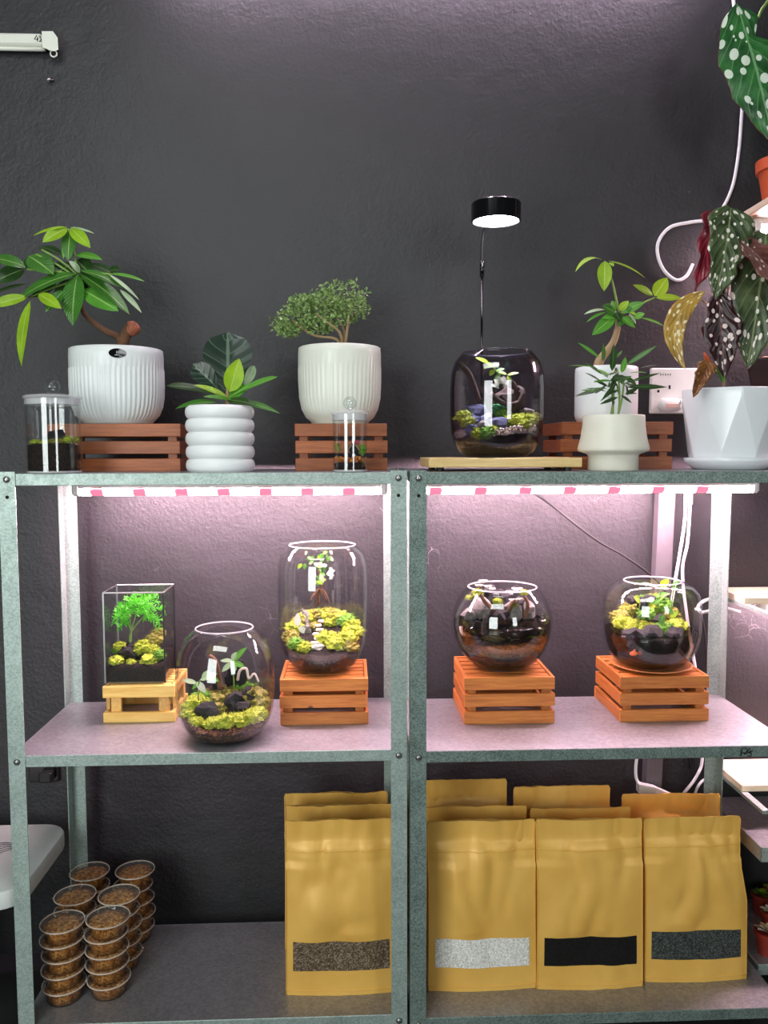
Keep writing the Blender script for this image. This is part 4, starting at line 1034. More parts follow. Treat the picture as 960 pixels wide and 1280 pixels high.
for a, b_ in (((624, 482), (617, 474)), ((626, 480), (622, 470)), ((628, 480), (630, 470)), ((630, 482), (636, 476)), ((624, 484), (614, 482)), ((630, 484), (634, 480))): J.leaf(a, b_, 9, 'white_leaf', -.01)

# ------------------------------------------------------------------ two lidded glass jars
def lidded_jar(cx, w, ytop, ybot, ylid, yknob, Y, label):
    k = pxm(Y); base = V((at(cx, ybot, Y).x, Y, ZT)); h = (ybot - ytop) * k; R = w * k; t = .0025
    u = thing('lidded_glass_jar', base, label, 'jar', 'small lidded glass jars')
    b = MB(); b.lathe([(0, 0), (R - .003, 0), (R, .003), (R, h), (R - t, h), (R - t, .006), (0, .006)], base, 48); b.build('glass_jar', 'glass', u, angle=35)
    lz = base.z + h
    b = MB(); b.lathe([(R - t * .5, h - .013), (R + .0006, h - .013), (R + .0006, h - .0005), (R - t * .5, h - .0005)], base, 48); b.build('ground_neck', 'frost', u, angle=35)
    b = MB(); b.tube([base + V(((R - .002) * math.cos(2 * PI * i / 40), (R - .002) * math.sin(2 * PI * i / 40), .003)) for i in range(41)], .0026, 6); b.build('foot_ring', 'rim', u)
    b = MB(); b.lathe([(0, -.012), (R - t - .001, -.012), (R - t - .001, .0005), (R + .003, .0005), (R + .004, .004), (R + .002, .007), (R * .6, .011), (R * .28, .013), (0, .013)], (base.x, base.y, lz), 48); lid = b.build('lid', 'frost', u, angle=35)
    kr = 9.2 * k if w > 28 else 8 * k
    b = MB(); b.lathe([(kr * math.sin(PI * i / 12), -kr * math.cos(PI * i / 12)) for i in range(13)], (base.x, base.y, lz + .0125 + kr * .92), 24); b.build('knob', 'knob', lid)
    return u, base, R, k
u, base, R, k = lidded_jar(68.5, 32, 497, 587, 490, 484, 1.868, 'larger lidded glass jar of dark soil in front of the leftmost crate')
b = MB(); b.lathe([(0, .0065), (R - .004, .0065), (R - .0038, .010), (R - .0038, .062), (R * .7, .066), (0, .068)], base, 32); b.build('soil', 'soil', u)
for x, y, r, m in ((44, 553, 5, 'moss'), (52, 556, 6, 'moss'), (60, 556, 7, 'moss'), (75, 552, 5, 'moss_olive'), (86, 550, 6, 'moss'), (94, 550, 5, 'moss_olive'), (66, 553, 6, 'moss_olive')): moss(u, at(x, y, 1.868 - .02), r * k, m, int(x), 140, .6, .004)
rock(u, at(70, 547, 1.875), (13 * k, 8 * k, 9 * k), 'rock', 4); moss(u, at(61, 542, 1.86), 3 * k, plain('red_moss', '8a3038', .8), 2, 60, .8, .004)
for i in range(9):
    rng = random.Random(i); rock(u, V((base.x + R * .8 * math.sin(-.9 + i * .2), base.y - R * .72 * math.cos(-.9 + i * .2), base.z + .016 + .03 * rng.random())), rng.uniform(.005, .008), 'rock', i, 'stone')
u, base, R, k = lidded_jar(437.5, 21.5, 516, 587, 513, 502, 1.868, 'smaller lidded glass jar with orange pebbles in front of the bonsai crate')
b = MB(); b.lathe([(0, .0065), (R - .0035, .0065), (R - .0033, .009), (R - .0033, .02), (R * .6, .022), (0, .022)], base, 28); b.build('soil', 'soil', u)
b = MB(); rng = random.Random(2)
for i in range(70):
    a = rng.uniform(0, 6.28); r_ = (R - .008) * rng.random() ** .5; b.blob(V((base.x + r_ * math.cos(a), base.y + r_ * math.sin(a), base.z + .024 + .008 * rng.random())), rng.uniform(.003, .005), 1, .2, 2, i)
o = b.build('pebble_layer', granules('orange_pebbles', ['b0642a', 'd98a3f', '7a4a22'], 120), u, smooth=False); o['kind'] = 'stuff'
rock(u, at(442, 561, 1.868), (7 * k, 6 * k, 7 * k), 'rock', 3); moss(u, at(446, 553, 1.862), 3 * k, plain('pink_moss', 'b0505a', .8), 3, 60, .8, .003); moss(u, at(453, 562, 1.87), 4.4 * k, 'moss_green', 4, 90, 1.4, .004); moss(u, at(422, 560, 1.87), 3.5 * k, 'moss_olive', 5, 90, 1.4, .004)
stem(u, [(434, 566, 1.86), (438, 558, 1.855), (444, 556, 1.855), (449, 563, 1.856)], .8, .8, 'stem_tan', 'twig', 6)

# ------------------------------------------------------------------ white pot with small money tree behind, on crate 3
Yp = T3.y - .01
p0 = V((at(757, 524, Yp).x, Yp, T3.z)); k = pxm(Yp)
m2 = thing('potted_money_tree', p0, 'young money tree in white ribbed pot on crate behind the cream pot', 'plant')
hpx = (at(757, 457, Yp - .07).z - T3.z) / k
ribbed_pot(m2, p0, Yp, [(33, 0), (35, 2), (37, 5), (38.3, 10), (38.5, 30), (38.5, 31), (38.5, hpx - 6), (38, hpx)], 'pot', 50, (7, 14), .006)
soil_disc(m2, (p0.x, p0.y, T3.z + (hpx - 8) * k), 33 * k)
stem(m2, [(747, 466, Yp), (749, 452, Yp), (757, 441, Yp), (767, 427, Yp), (772, 410, Yp), (773, 395, Yp)], 6.5, 3, 'stem_tan', 'trunk', 10)
for a, b_ in (((774, 394), (758, 328)), ((774, 396), (819, 372)), ((775, 398), (801, 397)), ((773, 396), (757, 386)), ((774, 396), (787, 380)), ((774, 396), (760, 398))): petiole(m2, a, b_, Yp, Yp - .02, 1.2)
for a, b_, w, m, nr, bd, sb in (((753, 325), (719, 340), 11, 'lime', (-.2, -.45, .85), .42, 0), ((756, 326), (755, 364), 18, 'lime', (-.2, -.97, .1), .08, 0), ((760, 326), (807, 348), 8, 'lime', (.1, -.5, .86), .12, 0), ((762, 328), (767, 333), 6, 'lime', FRN, .1, 0),
    ((816, 369), (791, 356), 10, 'lime', FRN, .08, 0), ((818, 370), (834, 347), 19, 'lime', (.1, -.97, .2), .05, 0), ((820, 372), (853, 373), 10, 'lime', (0, -.9, .4), .06, 0),
    ((769, 394), (740, 419), 16, 'leaf_mid', FRN, .06, 0), ((756, 387), (730, 393), 7, 'mint_leaf', UPN, .12, 0), ((758, 390), (733, 403), 6, 'leaf_mid', UPN, .14, 0), ((770, 392), (753, 382), 16, 'leaf', FRN, .1, 0), ((772, 394), (752, 398), 9, 'leaf_mid', FRN, .1, 0),
    ((776, 396), (794, 410), 10, 'leaf_mid', FRN, .1, 0), ((800, 397), (831, 408), 7, 'leaf_mid', UPN, .08, 0), ((793, 397), (806, 392), 9, 'leaf_mid', FRN, .1, 0), ((776, 390), (806, 378), 12, 'leaf_mid', FRN, .08, 0), ((774, 388), (786, 376), 10, 'lime', FRN, .08, 0), ((770, 388), (764, 376), 10, 'leaf_mid', FRN, .05, 0),
    ((778, 398), (772, 408), 10, 'leaf', FRN, .1, 0), ((784, 388), (796, 394), 5, 'lime', FRN, .05, 0), ((780, 390), (790, 384), 8, 'leaf', FRN, .05, 0), ((768, 390), (776, 402), 12, 'leaf_dark', FRN, .1, 0), ((786, 392), (795, 405), 5, 'mint_leaf', UPN, .1, 0)):
    lf(m2, a, b_, w, Yp - .02, Yp - .035, m, nr, bd)

# ------------------------------------------------------------------ cream pot with bamboo palm
Yp = 1.905
p0 = V((at(766, 588, Yp).x, Yp, ZT)); k = pxm(Yp)
pm_ = thing('potted_bamboo_palm', p0, 'small bamboo palm in cream flared waist pot in front of the white pot', 'plant')
b = MB(); pr = [(0, 0), (30, 0), (31, 1.2), (31, 18), (31.5, 19.5), (33.5, 21), (43, 24.5), (44, 26.5), (43.6, 30), (40.5, 42), (38.6, 56), (38, 68), (37.2, 69.3), (35, 69), (34.5, 62), (20, 56), (0, 56)]
b.lathe([(r * k, z * k) for r, z in pr], p0, 56); b.build('pot', 'pot_cream', pm_)
soil_disc(pm_, (p0.x, p0.y, ZT + 63 * k), 34 * k)
ST = [((763, 524), (767, 470)), ((771, 524), (780, 474)), ((773, 522), (772, 462)), ((766, 524), (762, 478))]
for a, b_ in ST: stem(pm_, [(a[0], a[1], Yp), ((a[0] + b_[0]) / 2 + 2, (a[1] + b_[1]) / 2, Yp - .005), (b_[0], b_[1], Yp - .01)], 1.5, .9, 'stem_green', 'stem', 6)
expl = [((749, 447), (722, 428), 5), ((754, 452), (754, 429), 6), ((765, 464), (767, 430), 10), ((770, 448), (778, 438), 4), ((783, 456), (821, 432), 6), ((777, 466), (782, 446), 8), ((745, 460), (710, 457), 3), ((752, 468), (729, 452), 7), ((757, 482), (731, 466), 10), ((752, 488), (718, 496), 9), ((748, 490), (726, 488), 6),
        ((764, 474), (783, 473), 12), ((783, 484), (834, 484), 7), ((785, 478), (826, 466), 4), ((786, 466), (809, 466), 4), ((800, 460), (822, 456), 2.5), ((780, 470), (796, 482), 7), ((770, 480), (752, 500), 5), ((782, 492), (797, 486), 5), ((776, 494), (790, 504), 4), ((768, 488), (750, 502), 4), ((764, 470), (745, 462), 7), ((766, 476), (741, 478), 6), ((774, 478), (790, 470), 5), ((780, 480), (800, 474), 5)]
for a, b_, w in expl:
    rng = random.Random(int(a[0] * 3 + b_[1])); lf(pm_, a, b_, w, Yp - .015, Yp - .015 + rng.uniform(-.05, .02), rng.choice(['leaf_dark', 'leaf_dark', 'leaf', 'leaf_mid']), rng.choice([UPN, FRN]), .06, nu=2, nv=7)
rng = random.Random(12)
for i in range(26):
    a = rng.uniform(0, 2 * PI); sx, sy = rng.uniform(757, 783), rng.uniform(464, 500)
    L = rng.uniform(14, 30); lf(pm_, (sx, sy), (sx + L * math.cos(a), sy + L * .55 * math.sin(a) + 2), rng.uniform(3, 6), Yp - .01, Yp - .01 + rng.uniform(-.05, .05), rng.choice(['leaf_dark', 'leaf_dark', 'leaf']), rng.choice([UPN, FRN]), .08, nu=2, nv=6)

# ------------------------------------------------------------------ begonia in faceted pot on saucer
Yp = 1.975
p0 = V((at(912, 585, Yp).x, Yp, ZT)); k = pxm(Yp)
sc_ = V((p0.x, p0.y, ZT))
b = MB(); b.lathe([(0, 0), (42 * k, 0), (45 * k, .003), (55 * k, .020), (56 * k, .028), (55 * k, .029), (47 * k, .012), (0, .010)], sc_, 56)
tag(b.build('saucer', 'pot_face'), 'glossy white saucer under the faceted white pot at right', 'saucer')
bg = thing('potted_begonia', p0 + V((0, 0, .0125)), 'spotted begonia in glossy white faceted pot on the right unit', 'plant')
zt2 = at(900, 483, Yp - .1).z; zb2 = ZT + .0125; b = MB(); n = 8
top = 60 * k; bot = 50 * k
lv = [(bot * .84, zb2, 0), (bot, zb2 + .012, 0), (bot * 1.05, zb2 + .03, 0), (top * 1.0, zb2 + (zt2 - zb2) * .9, .5), (top, zt2, .5), (top - .007, zt2, .5), (top - .012, zt2 - .05, .5)]
rows = []
for r, z, of in lv:
    rows.append([len(b.v) + i for i in range(n)])
    for i in range(n): a = 2 * PI * (i + of + .2) / n; b.v.append(V((p0.x + r * math.cos(a), p0.y + r * math.sin(a), z)))
for q, (A, B) in enumerate(zip(rows, rows[1:])):
    for i in range(n):
        j = (i + 1) % n
        if lv[q][2] != lv[q + 1][2]: b.face((A[i], A[j], B[i])); b.face((A[j], B[j], B[i]))
        else: b.face((A[i], A[j], B[j], B[i]))
b.face(rows[0][::-1]); b.face(rows[-1])
o = b.build('pot', 'pot_face', bg, smooth=False); md = o.modifiers.new('bevel', 'BEVEL'); md.width = .006; md.segments = 3; md.limit_method = 'ANGLE'; md.angle_limit = math.radians(6)
o.data.polygons.foreach_set('use_smooth', [True] * len(o.data.polygons))
soil_disc(bg, (p0.x, p0.y, zt2 - .012), top - .014)
stem(bg, [(905, 492, Yp), (904, 470, Yp), (902, 430, Yp), (903, 395, Yp - .01)], 2.2, 1.6, 'stem_tan')
for pts in ([(903, 400, 0), (915, 385, 0), (930, 376, 0), (942, 365, 0)], [(903, 398, 0), (910, 360, 0), (904, 310, 0)], [(903, 402, 0), (890, 385, 0), (878, 376, 0)], [(902, 420, 0), (896, 395, 0), (895, 372, 0)], [(903, 400, 0), (906, 340, .01), (893, 285, .01)], [(904, 470, 0), (890, 462, 0), (882, 458, 0)]):
    stem(bg, [(x, y, Yp - .01 + d) for x, y, d in pts], 1.5, 1.2, 'stem_tan', 'petiole', 6)
def bleaf(a, b_, w, m1, m2_, Ya, Yb, nr, bend, prof='wing', **kw):
    lf(bg, a, b_, w, Ya, Yb, [m1, m2_], nr, bend, prof, thick=.0008, nu=8, nv=16, **kw)
bleaf((892, 268), (868, 364), 46, 'leaf_red', 'leaf_red', Yp - .01, Yp - .03, (.3, -.92, .2), .06, wave=.12, jag=.30, fold=.5, seed=2)
bleaf((914, 260), (893, 376), 74, 'spot_dark', 'leaf_red', Yp - .04, Yp - .05, (.2, -.95, .25), .06, wave=.04, jag=.06, seed=3, fold=.2)
bleaf((897, 358), (906, 474), 42, 'spot_black', 'leaf_red', Yp - .03, Yp - .04, (-.3, -.9, .2), .08, 'lance', wave=.08, jag=.2, fold=.35, seed=4)
bleaf((882, 364), (857, 462), 27, 'spot_yellow', 'terracotta', Yp - .03, Yp - .05, (-.2, -.95, .1), .10, 'lance', side_bend=.52, jag=.04, fold=.2, seed=5)
bleaf((958, 292), (934, 462), 96, 'spot_dark', 'leaf_red', Yp + .01, Yp - .03, (-.15, -.95, .2), .05, wave=.04, jag=.05, fold=.18, seed=6)
bleaf((924, 300), (982, 372), 60, 'spot_red', 'leaf_red', Yp - .05, Yp - .06, (.2, -.8, .55), .14, 'lance', wave=.04, jag=.08, seed=7)
bleaf((886, 452), (866, 497), 26, 'spot_brown', 'spot_brown', Yp - .07, Yp - .118, (-.2, -.9, .3), .06, wave=.06, jag=.12, fold=.25, seed=8)
bleaf((880, 440), (888, 466), 10, 'terracotta', 'terracotta', Yp - .05, Yp - .07, (.4, -.9, .1), .06, 'lance', seed=9)
lf(bg, (904, 478), (896, 458), 7, Yp - .03, Yp - .04, 'leaf', FRN, .05); lf(bg, (905, 478), (903, 456), 6, Yp - .03, Yp - .04, 'leaf_mid', FRN, .05)

# ------------------------------------------------------------------ coconut pot, terracotta pot, on the right rack
p0 = V((at(976, 478, 2.205).x, 2.205, 1.525)); k = pxm(2.205)
cp = thing('coconut_pot', p0, 'dark brown coconut shell pot of coarse fibre at the right edge behind the begonia', 'pot')
b = MB(); zr = at(976, 449, 2.205).z - 1.525
b.lathe([(0, 0), (22 * k, 0), (32 * k, zr * .4), (40 * k, zr * .95), (40.5 * k, zr), (38 * k, zr), (36 * k, zr * .9), (0, zr * .88)], p0, 36); b.build('pot', plain('coconut_shell', '2a1a14', .6, var=.4), cp)
b = MB(); b.blob(p0 + V((0, 0, zr * .93)), (36 * k, 36 * k, .022), 3, .2, 4, 1, flat=-.2); b.build('fibre', granules('coir', ['8a6a4a', 'a98a68', '5a3f2a', 'b59a7a'], 130), cp)
Yt = 2.12; p0 = V((at(981, 230, Yt).x, Yt, 2.085)); k = pxm(Yt)
tp = thing('potted_polka_begonia', p0, 'terracotta pot on the top board with one large green white dotted leaf', 'plant')
zr = at(970, 190, Yt - .06).z - 2.085
b = MB(); b.lathe([(0, 0), (24 * k, 0), (30.5 * k, zr * .72), (33.5 * k, zr * .74), (34.5 * k, zr), (32 * k, zr), (30 * k, zr * .8), (0, zr * .8)], p0, 40); b.build('pot', 'terracotta', tp, angle=40)
soil_disc(tp, (p0.x, p0.y, p0.z + zr * .88), 30 * k)
stem(tp, [(981, 200, Yt), (990, 90, Yt - .02), (972, 0, Yt - .05), (955, 8, Yt - .07), (948, 22, Yt - .08)], 2.4, 1.6, 'stem_green', 'petiole')
def pleaf(pts_c, left, right, Ya, Yb, mats, parent, name='leaf'):
    """a wing shaped blade drawn by its midrib and its two half widths"""
    n = len(left); b = MB(); rows = []; nu = 5
    for j in range(n):
        t = j / (n - 1); P = V(at(*pts_c[0], Ya)).lerp(at(*pts_c[1], Yb), t)
        ax = (at(*pts_c[1], Yb) - at(*pts_c[0], Ya)).normalized(); N = V((-.1, -.95, .25)); N = (N - ax * N.dot(ax)).normalized(); S = ax.cross(N)
        row = []
        for i in range(-nu, nu + 1):
            u = i / nu; wdt = (left[j] if u > 0 else right[j]) * pxm(Ya) * abs(u)
            row.append(P + S * wdt * (1 if u > 0 else -1) * 1.0 + N * (.010 * math.sin(PI * t) - .25 * abs(u) ** 2 * .03 + .004 * math.sin(t * 25 + u * 2) * abs(u)))
        rows.append(row)
    w = 2 * nu + 1
    for side, off in ((0, 0), (1, .0009)):
        b.cur = side; base_ = len(b.v)
        for j, row in enumerate(rows):
            for i, p in enumerate(row): b.uv[len(b.v)] = (i / (w - 1), j / (n - 1)); b.v.append(p + V((0, off * 2.2, 0)))
        for j in range(n - 1):
            for i in range(w - 1):
                q = (base_ + j * w + i, base_ + j * w + i + 1, base_ + (j + 1) * w + i + 1, base_ + (j + 1) * w + i); b.face(q if side == 0 else q[::-1])
    return b.build(name, mats, parent)
pleaf(((921, 4), (966, 178)), [2, 18, 25, 30, 34, 38, 40, 38, 37, 34, 34, 29, 24, 18, 12, 6, 1], [2, 16, 21, 17, 13, 30, 46, 48, 46, 42, 38, 34, 28, 22, 15, 8, 1], Yt - .09, Yt - .10, ['spot_green', 'leaf_red'], tp)

# ------------------------------------------------------------------ wall socket and plug
Ys = WY - .02
q0, q1 = at(814, 460, WY - .014), at(872, 517, WY - .014)
sk = thing('wall_socket', ((q0.x + q1.x) / 2, WY, (q0.z + q1.z) / 2), 'white double wall socket with a plug in it behind the begonia', 'socket')
b = MB(); b.box(((q0.x + q1.x) / 2, WY - .008, (q0.z + q1.z) / 2), (q1.x - q0.x, .016, q0.z - q1.z), .003); b.build('face_plate', 'white_plastic', sk, smooth=False)
for x, y, w, h2 in ((823, 489, .006, .007), (837, 484, .005, .011)):
    b = MB(); c = at(x, y, WY - .0165); b.box(c, (w, .001, h2)); b.build('pin_hole', 'hole', sk, smooth=False)
b = MB()
for i in range(5): b.box(at(826 + i * 3, 468, WY - .0163), (.003, .0006, .006 - (i % 2) * .001))
b.build('faint_print', plain('grey_print', '8a8486', .6), sk, smooth=False)
pc = at(838, 506, WY - .035)
pg = thing('plug', pc, 'white mains plug pushed into the wall socket', 'plug')
b = MB(); b.box(pc + V((0, .004, 0)), (.062, .032, .036), .009); b.build('plug_body', 'white_plastic', pg, smooth=True, angle=50)
b = MB(); b.box(pc + V((0, -.0128, -.003)), (.036, .002, .012), .001); b.build('grip', plain('plug_grip', 'd9b9ae', .5), pg, smooth=False)

def cable(pts, r, mat, label, n=8, name='cable', group=None):
    P = smooth_path([at(*p) for p in pts], n); b = MB(); b.tube(P, r, 8); return tag(b.build(name, mat), label, 'cable', group)
cable([(851, 500, WY - .04), (856, 508, WY - .06), (860, 530, WY - .06), (862, 560, WY - .055), (864, 584, WY - .05), (864, 630, WY - .045)], .004, 'cable_white', 'white cable dropping from the plug beside the faceted pot')
Yc = WY - .012
cable([(916, -6, Yc), (918, 10, Yc), (924, 60, Yc), (928, 110, Yc), (926, 160, Yc), (922, 200, Yc), (915, 235, Yc), (902, 262, Yc), (888, 274, Yc), (862, 278, Yc), (838, 284, Yc), (824, 300, Yc), (822, 318, Yc), (830, 338, Yc), (845, 350, Yc), (858, 345, Yc), (866, 330, Yc)], .0048, 'cable_white', 'white flat cable looping down the wall beside the hanging dotted leaf')
cable([(668, 617, 2.20), (690, 632, 2.25), (720, 656, 2.245), (750, 678, 2.25), (780, 695, 2.25), (812, 718, 2.25), (835, 745, 2.25), (850, 790, 2.280), (858, 860, 2.280), (862, 960, 2.280)], .0032, 'cable_black', 'thin black and silver cable slanting down the wall from the right grow light')
cable([(857, 612, 2.240), (856, 650, 2.240), (850, 690, 2.240), (845, 720, 2.240), (838, 760, 2.240), (815, 860, 2.250), (800, 930, 2.250), (795, 955, 2.250), (796, 975, 2.250), (806, 984, 2.250)], .0045, 'cable_white', 'left one of two white cables hanging behind the goldfish dome terrarium')
cable([(862, 612, 2.250), (862, 640, 2.250), (859, 680, 2.250), (853, 715, 2.250), (860, 780, 2.250), (876, 880, 2.260), (878, 945, 2.260), (872, 968, 2.250), (856, 990, 2.240), (845, 1003, 2.255)], .0045, 'cable_white', 'right one of two white cables hanging behind the goldfish dome terrarium')
cable([(925, 765, 2.245), (905, 760, 2.245), (890, 763, 2.245), (876, 765, 2.235), (873, 758, 2.235), (879, 752, 2.235), (890, 748, 2.245), (906, 745, 2.240), (930, 742, 2.270)], .0048, 'cable_white', 'white cable bent back on itself behind the right rear post')
cable([(874, 765, 2.240), (879, 780, 2.240), (882, 810, 2.240), (883, 850, 2.240), (884, 900, 2.240), (884, 960, 2.240)], .0032, 'cable_black', 'black cable hanging beside the right rear post')
cable([(896, 968, 2.250), (880, 975, 2.250), (872, 984, 2.240), (866, 1000, 2.255)], .0040, 'cable_white', 'short white cable curving in behind the rightmost kraft pouches')
ad = at(815, 984, 2.240)
b = MB(); A, B_ = at(797, 984, 2.240), at(842, 995, 2.240); d = B_ - A
vs = []
for (f, hh, ww) in ((0, .013, .012), (.45, .015, .012), (1, .004, .006)):
    P = A + d * f; vs += [P + V((0, -ww, -hh)), P + V((0, ww, -hh)), P + V((0, ww, hh)), P + V((0, -ww, hh))]
b.add(vs, [(3, 2, 1, 0), (8, 9, 10, 11)] + [(r * 4 + i, r * 4 + (i + 1) % 4, r * 4 + 4 + (i + 1) % 4, r * 4 + 4 + i) for r in (0, 1) for i in range(4)])
tag(b.build('inline_switch', 'white_plastic', smooth=False), 'white inline adapter hanging on the cable above the rear kraft pouches', 'adapter')

# dark socket low on the wall at left
c = at(55, 968, WY - .01)
ds = thing('dark_wall_socket', (c.x, WY, c.z), 'black wall socket in shade behind the left unit', 'socket')
b = MB(); b.box((c.x, WY - .006, c.z + .004), (.085, .012, .052), .003); b.build('face_plate', 'black_gloss', ds, smooth=False)
b = MB(); b.box((c.x + .012, WY - .024, c.z), (.036, .028, .03), .004); b.build('plug', 'black', ds, smooth=False)

# ------------------------------------------------------------------ white plastic table behind the left unit
zt3 = .43
pts = [(at(-60, 1028, 2.2).x, 0)]
yb_ = onz(60, 1029, zt3).y; xr = at(90, 1045, yb_).x
tb = thing('plastic_table', (xr - .35, yb_ - .3, 0), 'low white plastic table with rounded corner at the left edge', 'table')
def rrect(x0, x1, y0, y1, r, n=6):
    out = []
    for cx, cy, a0 in ((x1 - r, y1 - r, 0), (x0 + r, y1 - r, 90), (x0 + r, y0 + r, 180), (x1 - r, y0 + r, 270)):
        for i in range(n + 1): a = math.radians(a0 + 90 * i / n); out.append((cx + r * math.cos(a), cy + r * math.sin(a)))
    return out
def slab(x0, x1, y0, y1, r, z0, z1, ch=.006):
    b = MB(); rings = []
    for ins, z in ((ch * .3, z0), (0, z0 + ch), (0, z1 - ch), (ch * .4, z1 - ch * .3), (ch * 1.2, z1)):
        q = rrect(x0 + ins, x1 - ins, y0 + ins, y1 - ins, r - ins); rings.append([len(b.v) + i for i in range(len(q))]); b.v.extend(V((x, y, z)) for x, y in q)
    for A, B in zip(rings, rings[1:]):
        for i in range(len(A)): j = (i + 1) % len(A); b.face((A[i], A[j], B[j], B[i]))
    b.face(rings[0][::-1]); b.face(rings[-1]); return b
xL_ = xr - .75; yf_ = yb_ - .36
slab(xL_, xr, yf_, yb_, .07, zt3 - .044, zt3).build('tabletop', plain('aged_white_plastic', 'd5d9d6', .45, var=.10, scale=7), tb, angle=30)
for i in range(6):
    b = MB(); z = zt3 + .0006; x = at(4, 1050, 2.1).x + .006 * i
    b.tube(smooth_path([(x - .03, yb_ - .12 - .012 * i, z), (x, yb_ - .11 - .008 * i, z), (x + .03, yb_ - .118 - .01 * i, z)], 4), .0009, 4); b.build('pen_mark', 'black', tb)
for xx in (xL_ + .05, xr - .3):
    for yy in (yf_ + .06, yb_ - .06):
        b = MB(); b.lathe([(0, 0), (.016, 0), (.022, zt3 - .043), (0, zt3 - .043)], (xx, yy, 0), 14); b.build('leg', 'white_plastic', tb)
xr2 = at(13, 1145, 1.98).x; z2 = .30
tb2 = thing('plastic_stool', (xr2 - .2, 1.95, 0), 'small white plastic stool top at the lower left edge below the table', 'stool')
yf2 = 1.72; yb2 = yf_ + .02
slab(xr2 - .36, xr2, yf2, yb2, .05, z2 - .03, z2).build('seat', 'white_plastic', tb2, angle=30)
for xx in (xr2 - .31, xr2 - .05):
    for yy in (yf2 + .05, yb2 - .05):
        b = MB(); b.lathe([(0, 0), (.014, 0), (.018, z2 - .029), (0, z2 - .029)], (xx, yy, 0), 12); b.build('leg', 'white_plastic', tb2)

# ------------------------------------------------------------------ cup stacks
grit = granules('brown_granules', ['9a6232', 'c98a48', '6a4020', 'e0ab66', '7d4f2a'], 190)
def make_cup():
    u = thing('plastic_cup', (0, 0, 0), 'x', 'cup', 'clear plastic cups of brown granules')
    R, r, h = .0475, .040, .0350
    b = MB(); b.lathe([(0, 0), (r, 0), (r + .001, .001), (R, h - .002), (R + .003, h), (R + .001, h), (R - .001, h - .002), (r - .0005, .0016), (0, .0016)], (0, 0, 0), 32); b.build('cup', 'plastic_clear', u)
    b = MB(); b.lathe([(0, .0025), (r - .0015, .0025), (R - .0028, h - .006), (R * .6, h - .0035), (0, h - .003)], (0, 0, 0), 32)
    for i, q in enumerate(b.v):
        if q.z > .01: q.z += .0014 * noise.noise(q * 160)
    b.build('granules', grit, u)
    b = MB(); b.lathe([(R + .001, h + .0001), (R + .0042, h - .002), (R + .0046, h + .0015), (R + .003, h + .0035), (R - .002, h + .0032), (R - .006, h + .0005), (0, h + .0005)], (0, 0, 0), 36)
    b.build('lid', bright_glass('thin_cup_lid', .07, (.9, .86, .8)), u)
    b = MB(); b.tube([((R + .0035) * math.cos(2 * PI * i / 36), (R + .0035) * math.sin(2 * PI * i / 36), h + .0015) for i in range(37)], .0017, 6); b.build('lid_rim', bright_glass('cup_lid_rim', .5, (.85, .72, .6)), u)
    b = MB(); b.box((.053, 0, h + .001), (.008, .014, .0016), .0007); b.build('tab', 'plastic_clear', u, smooth=False)
    return u
cup0 = make_cup(); first = True
STK = [('front left', 80, 1237, 5, 0), ('front right', 135, 1228, 5, 0), ('middle left', 100, 0, 5, 1), ('middle right', 153, 0, 5, 1), ('rear left', 112, 0, 5, 2), ('rear right', 167, 0, 5, 2)]
pos = {}
NTH = ['topmost', 'second from the top', 'third from the top', 'fourth from the top', 'lowest']
PITCH = .0386
ztop = ZB + 4 * PITCH + .036
for name, px, py in (('front left', 78, 1152), ('front right', 134, 1146), ('middle left', 93, 1119), ('middle right', 150, 1118), ('rear left', 111, 1090), ('rear right', 167, 1088)):
    p = onz(px, py, ztop); rng = random.Random(name)
    for i in range(5):
        o = cup0 if first else copy_tree(cup0); first = False
        o.location = (p.x + (rng.uniform(-.004, .004) if i else 0), p.y + (rng.uniform(-.003, .003) if i else 0), ZB + .0003 + i * PITCH)
        o.rotation_euler.z = rng.uniform(-.3, .5) + (PI if rng.random() < .4 else 0)
        o['label'] = 'clear cup of brown granules, ' + NTH[4 - i] + ' of the ' + name + ' stack'

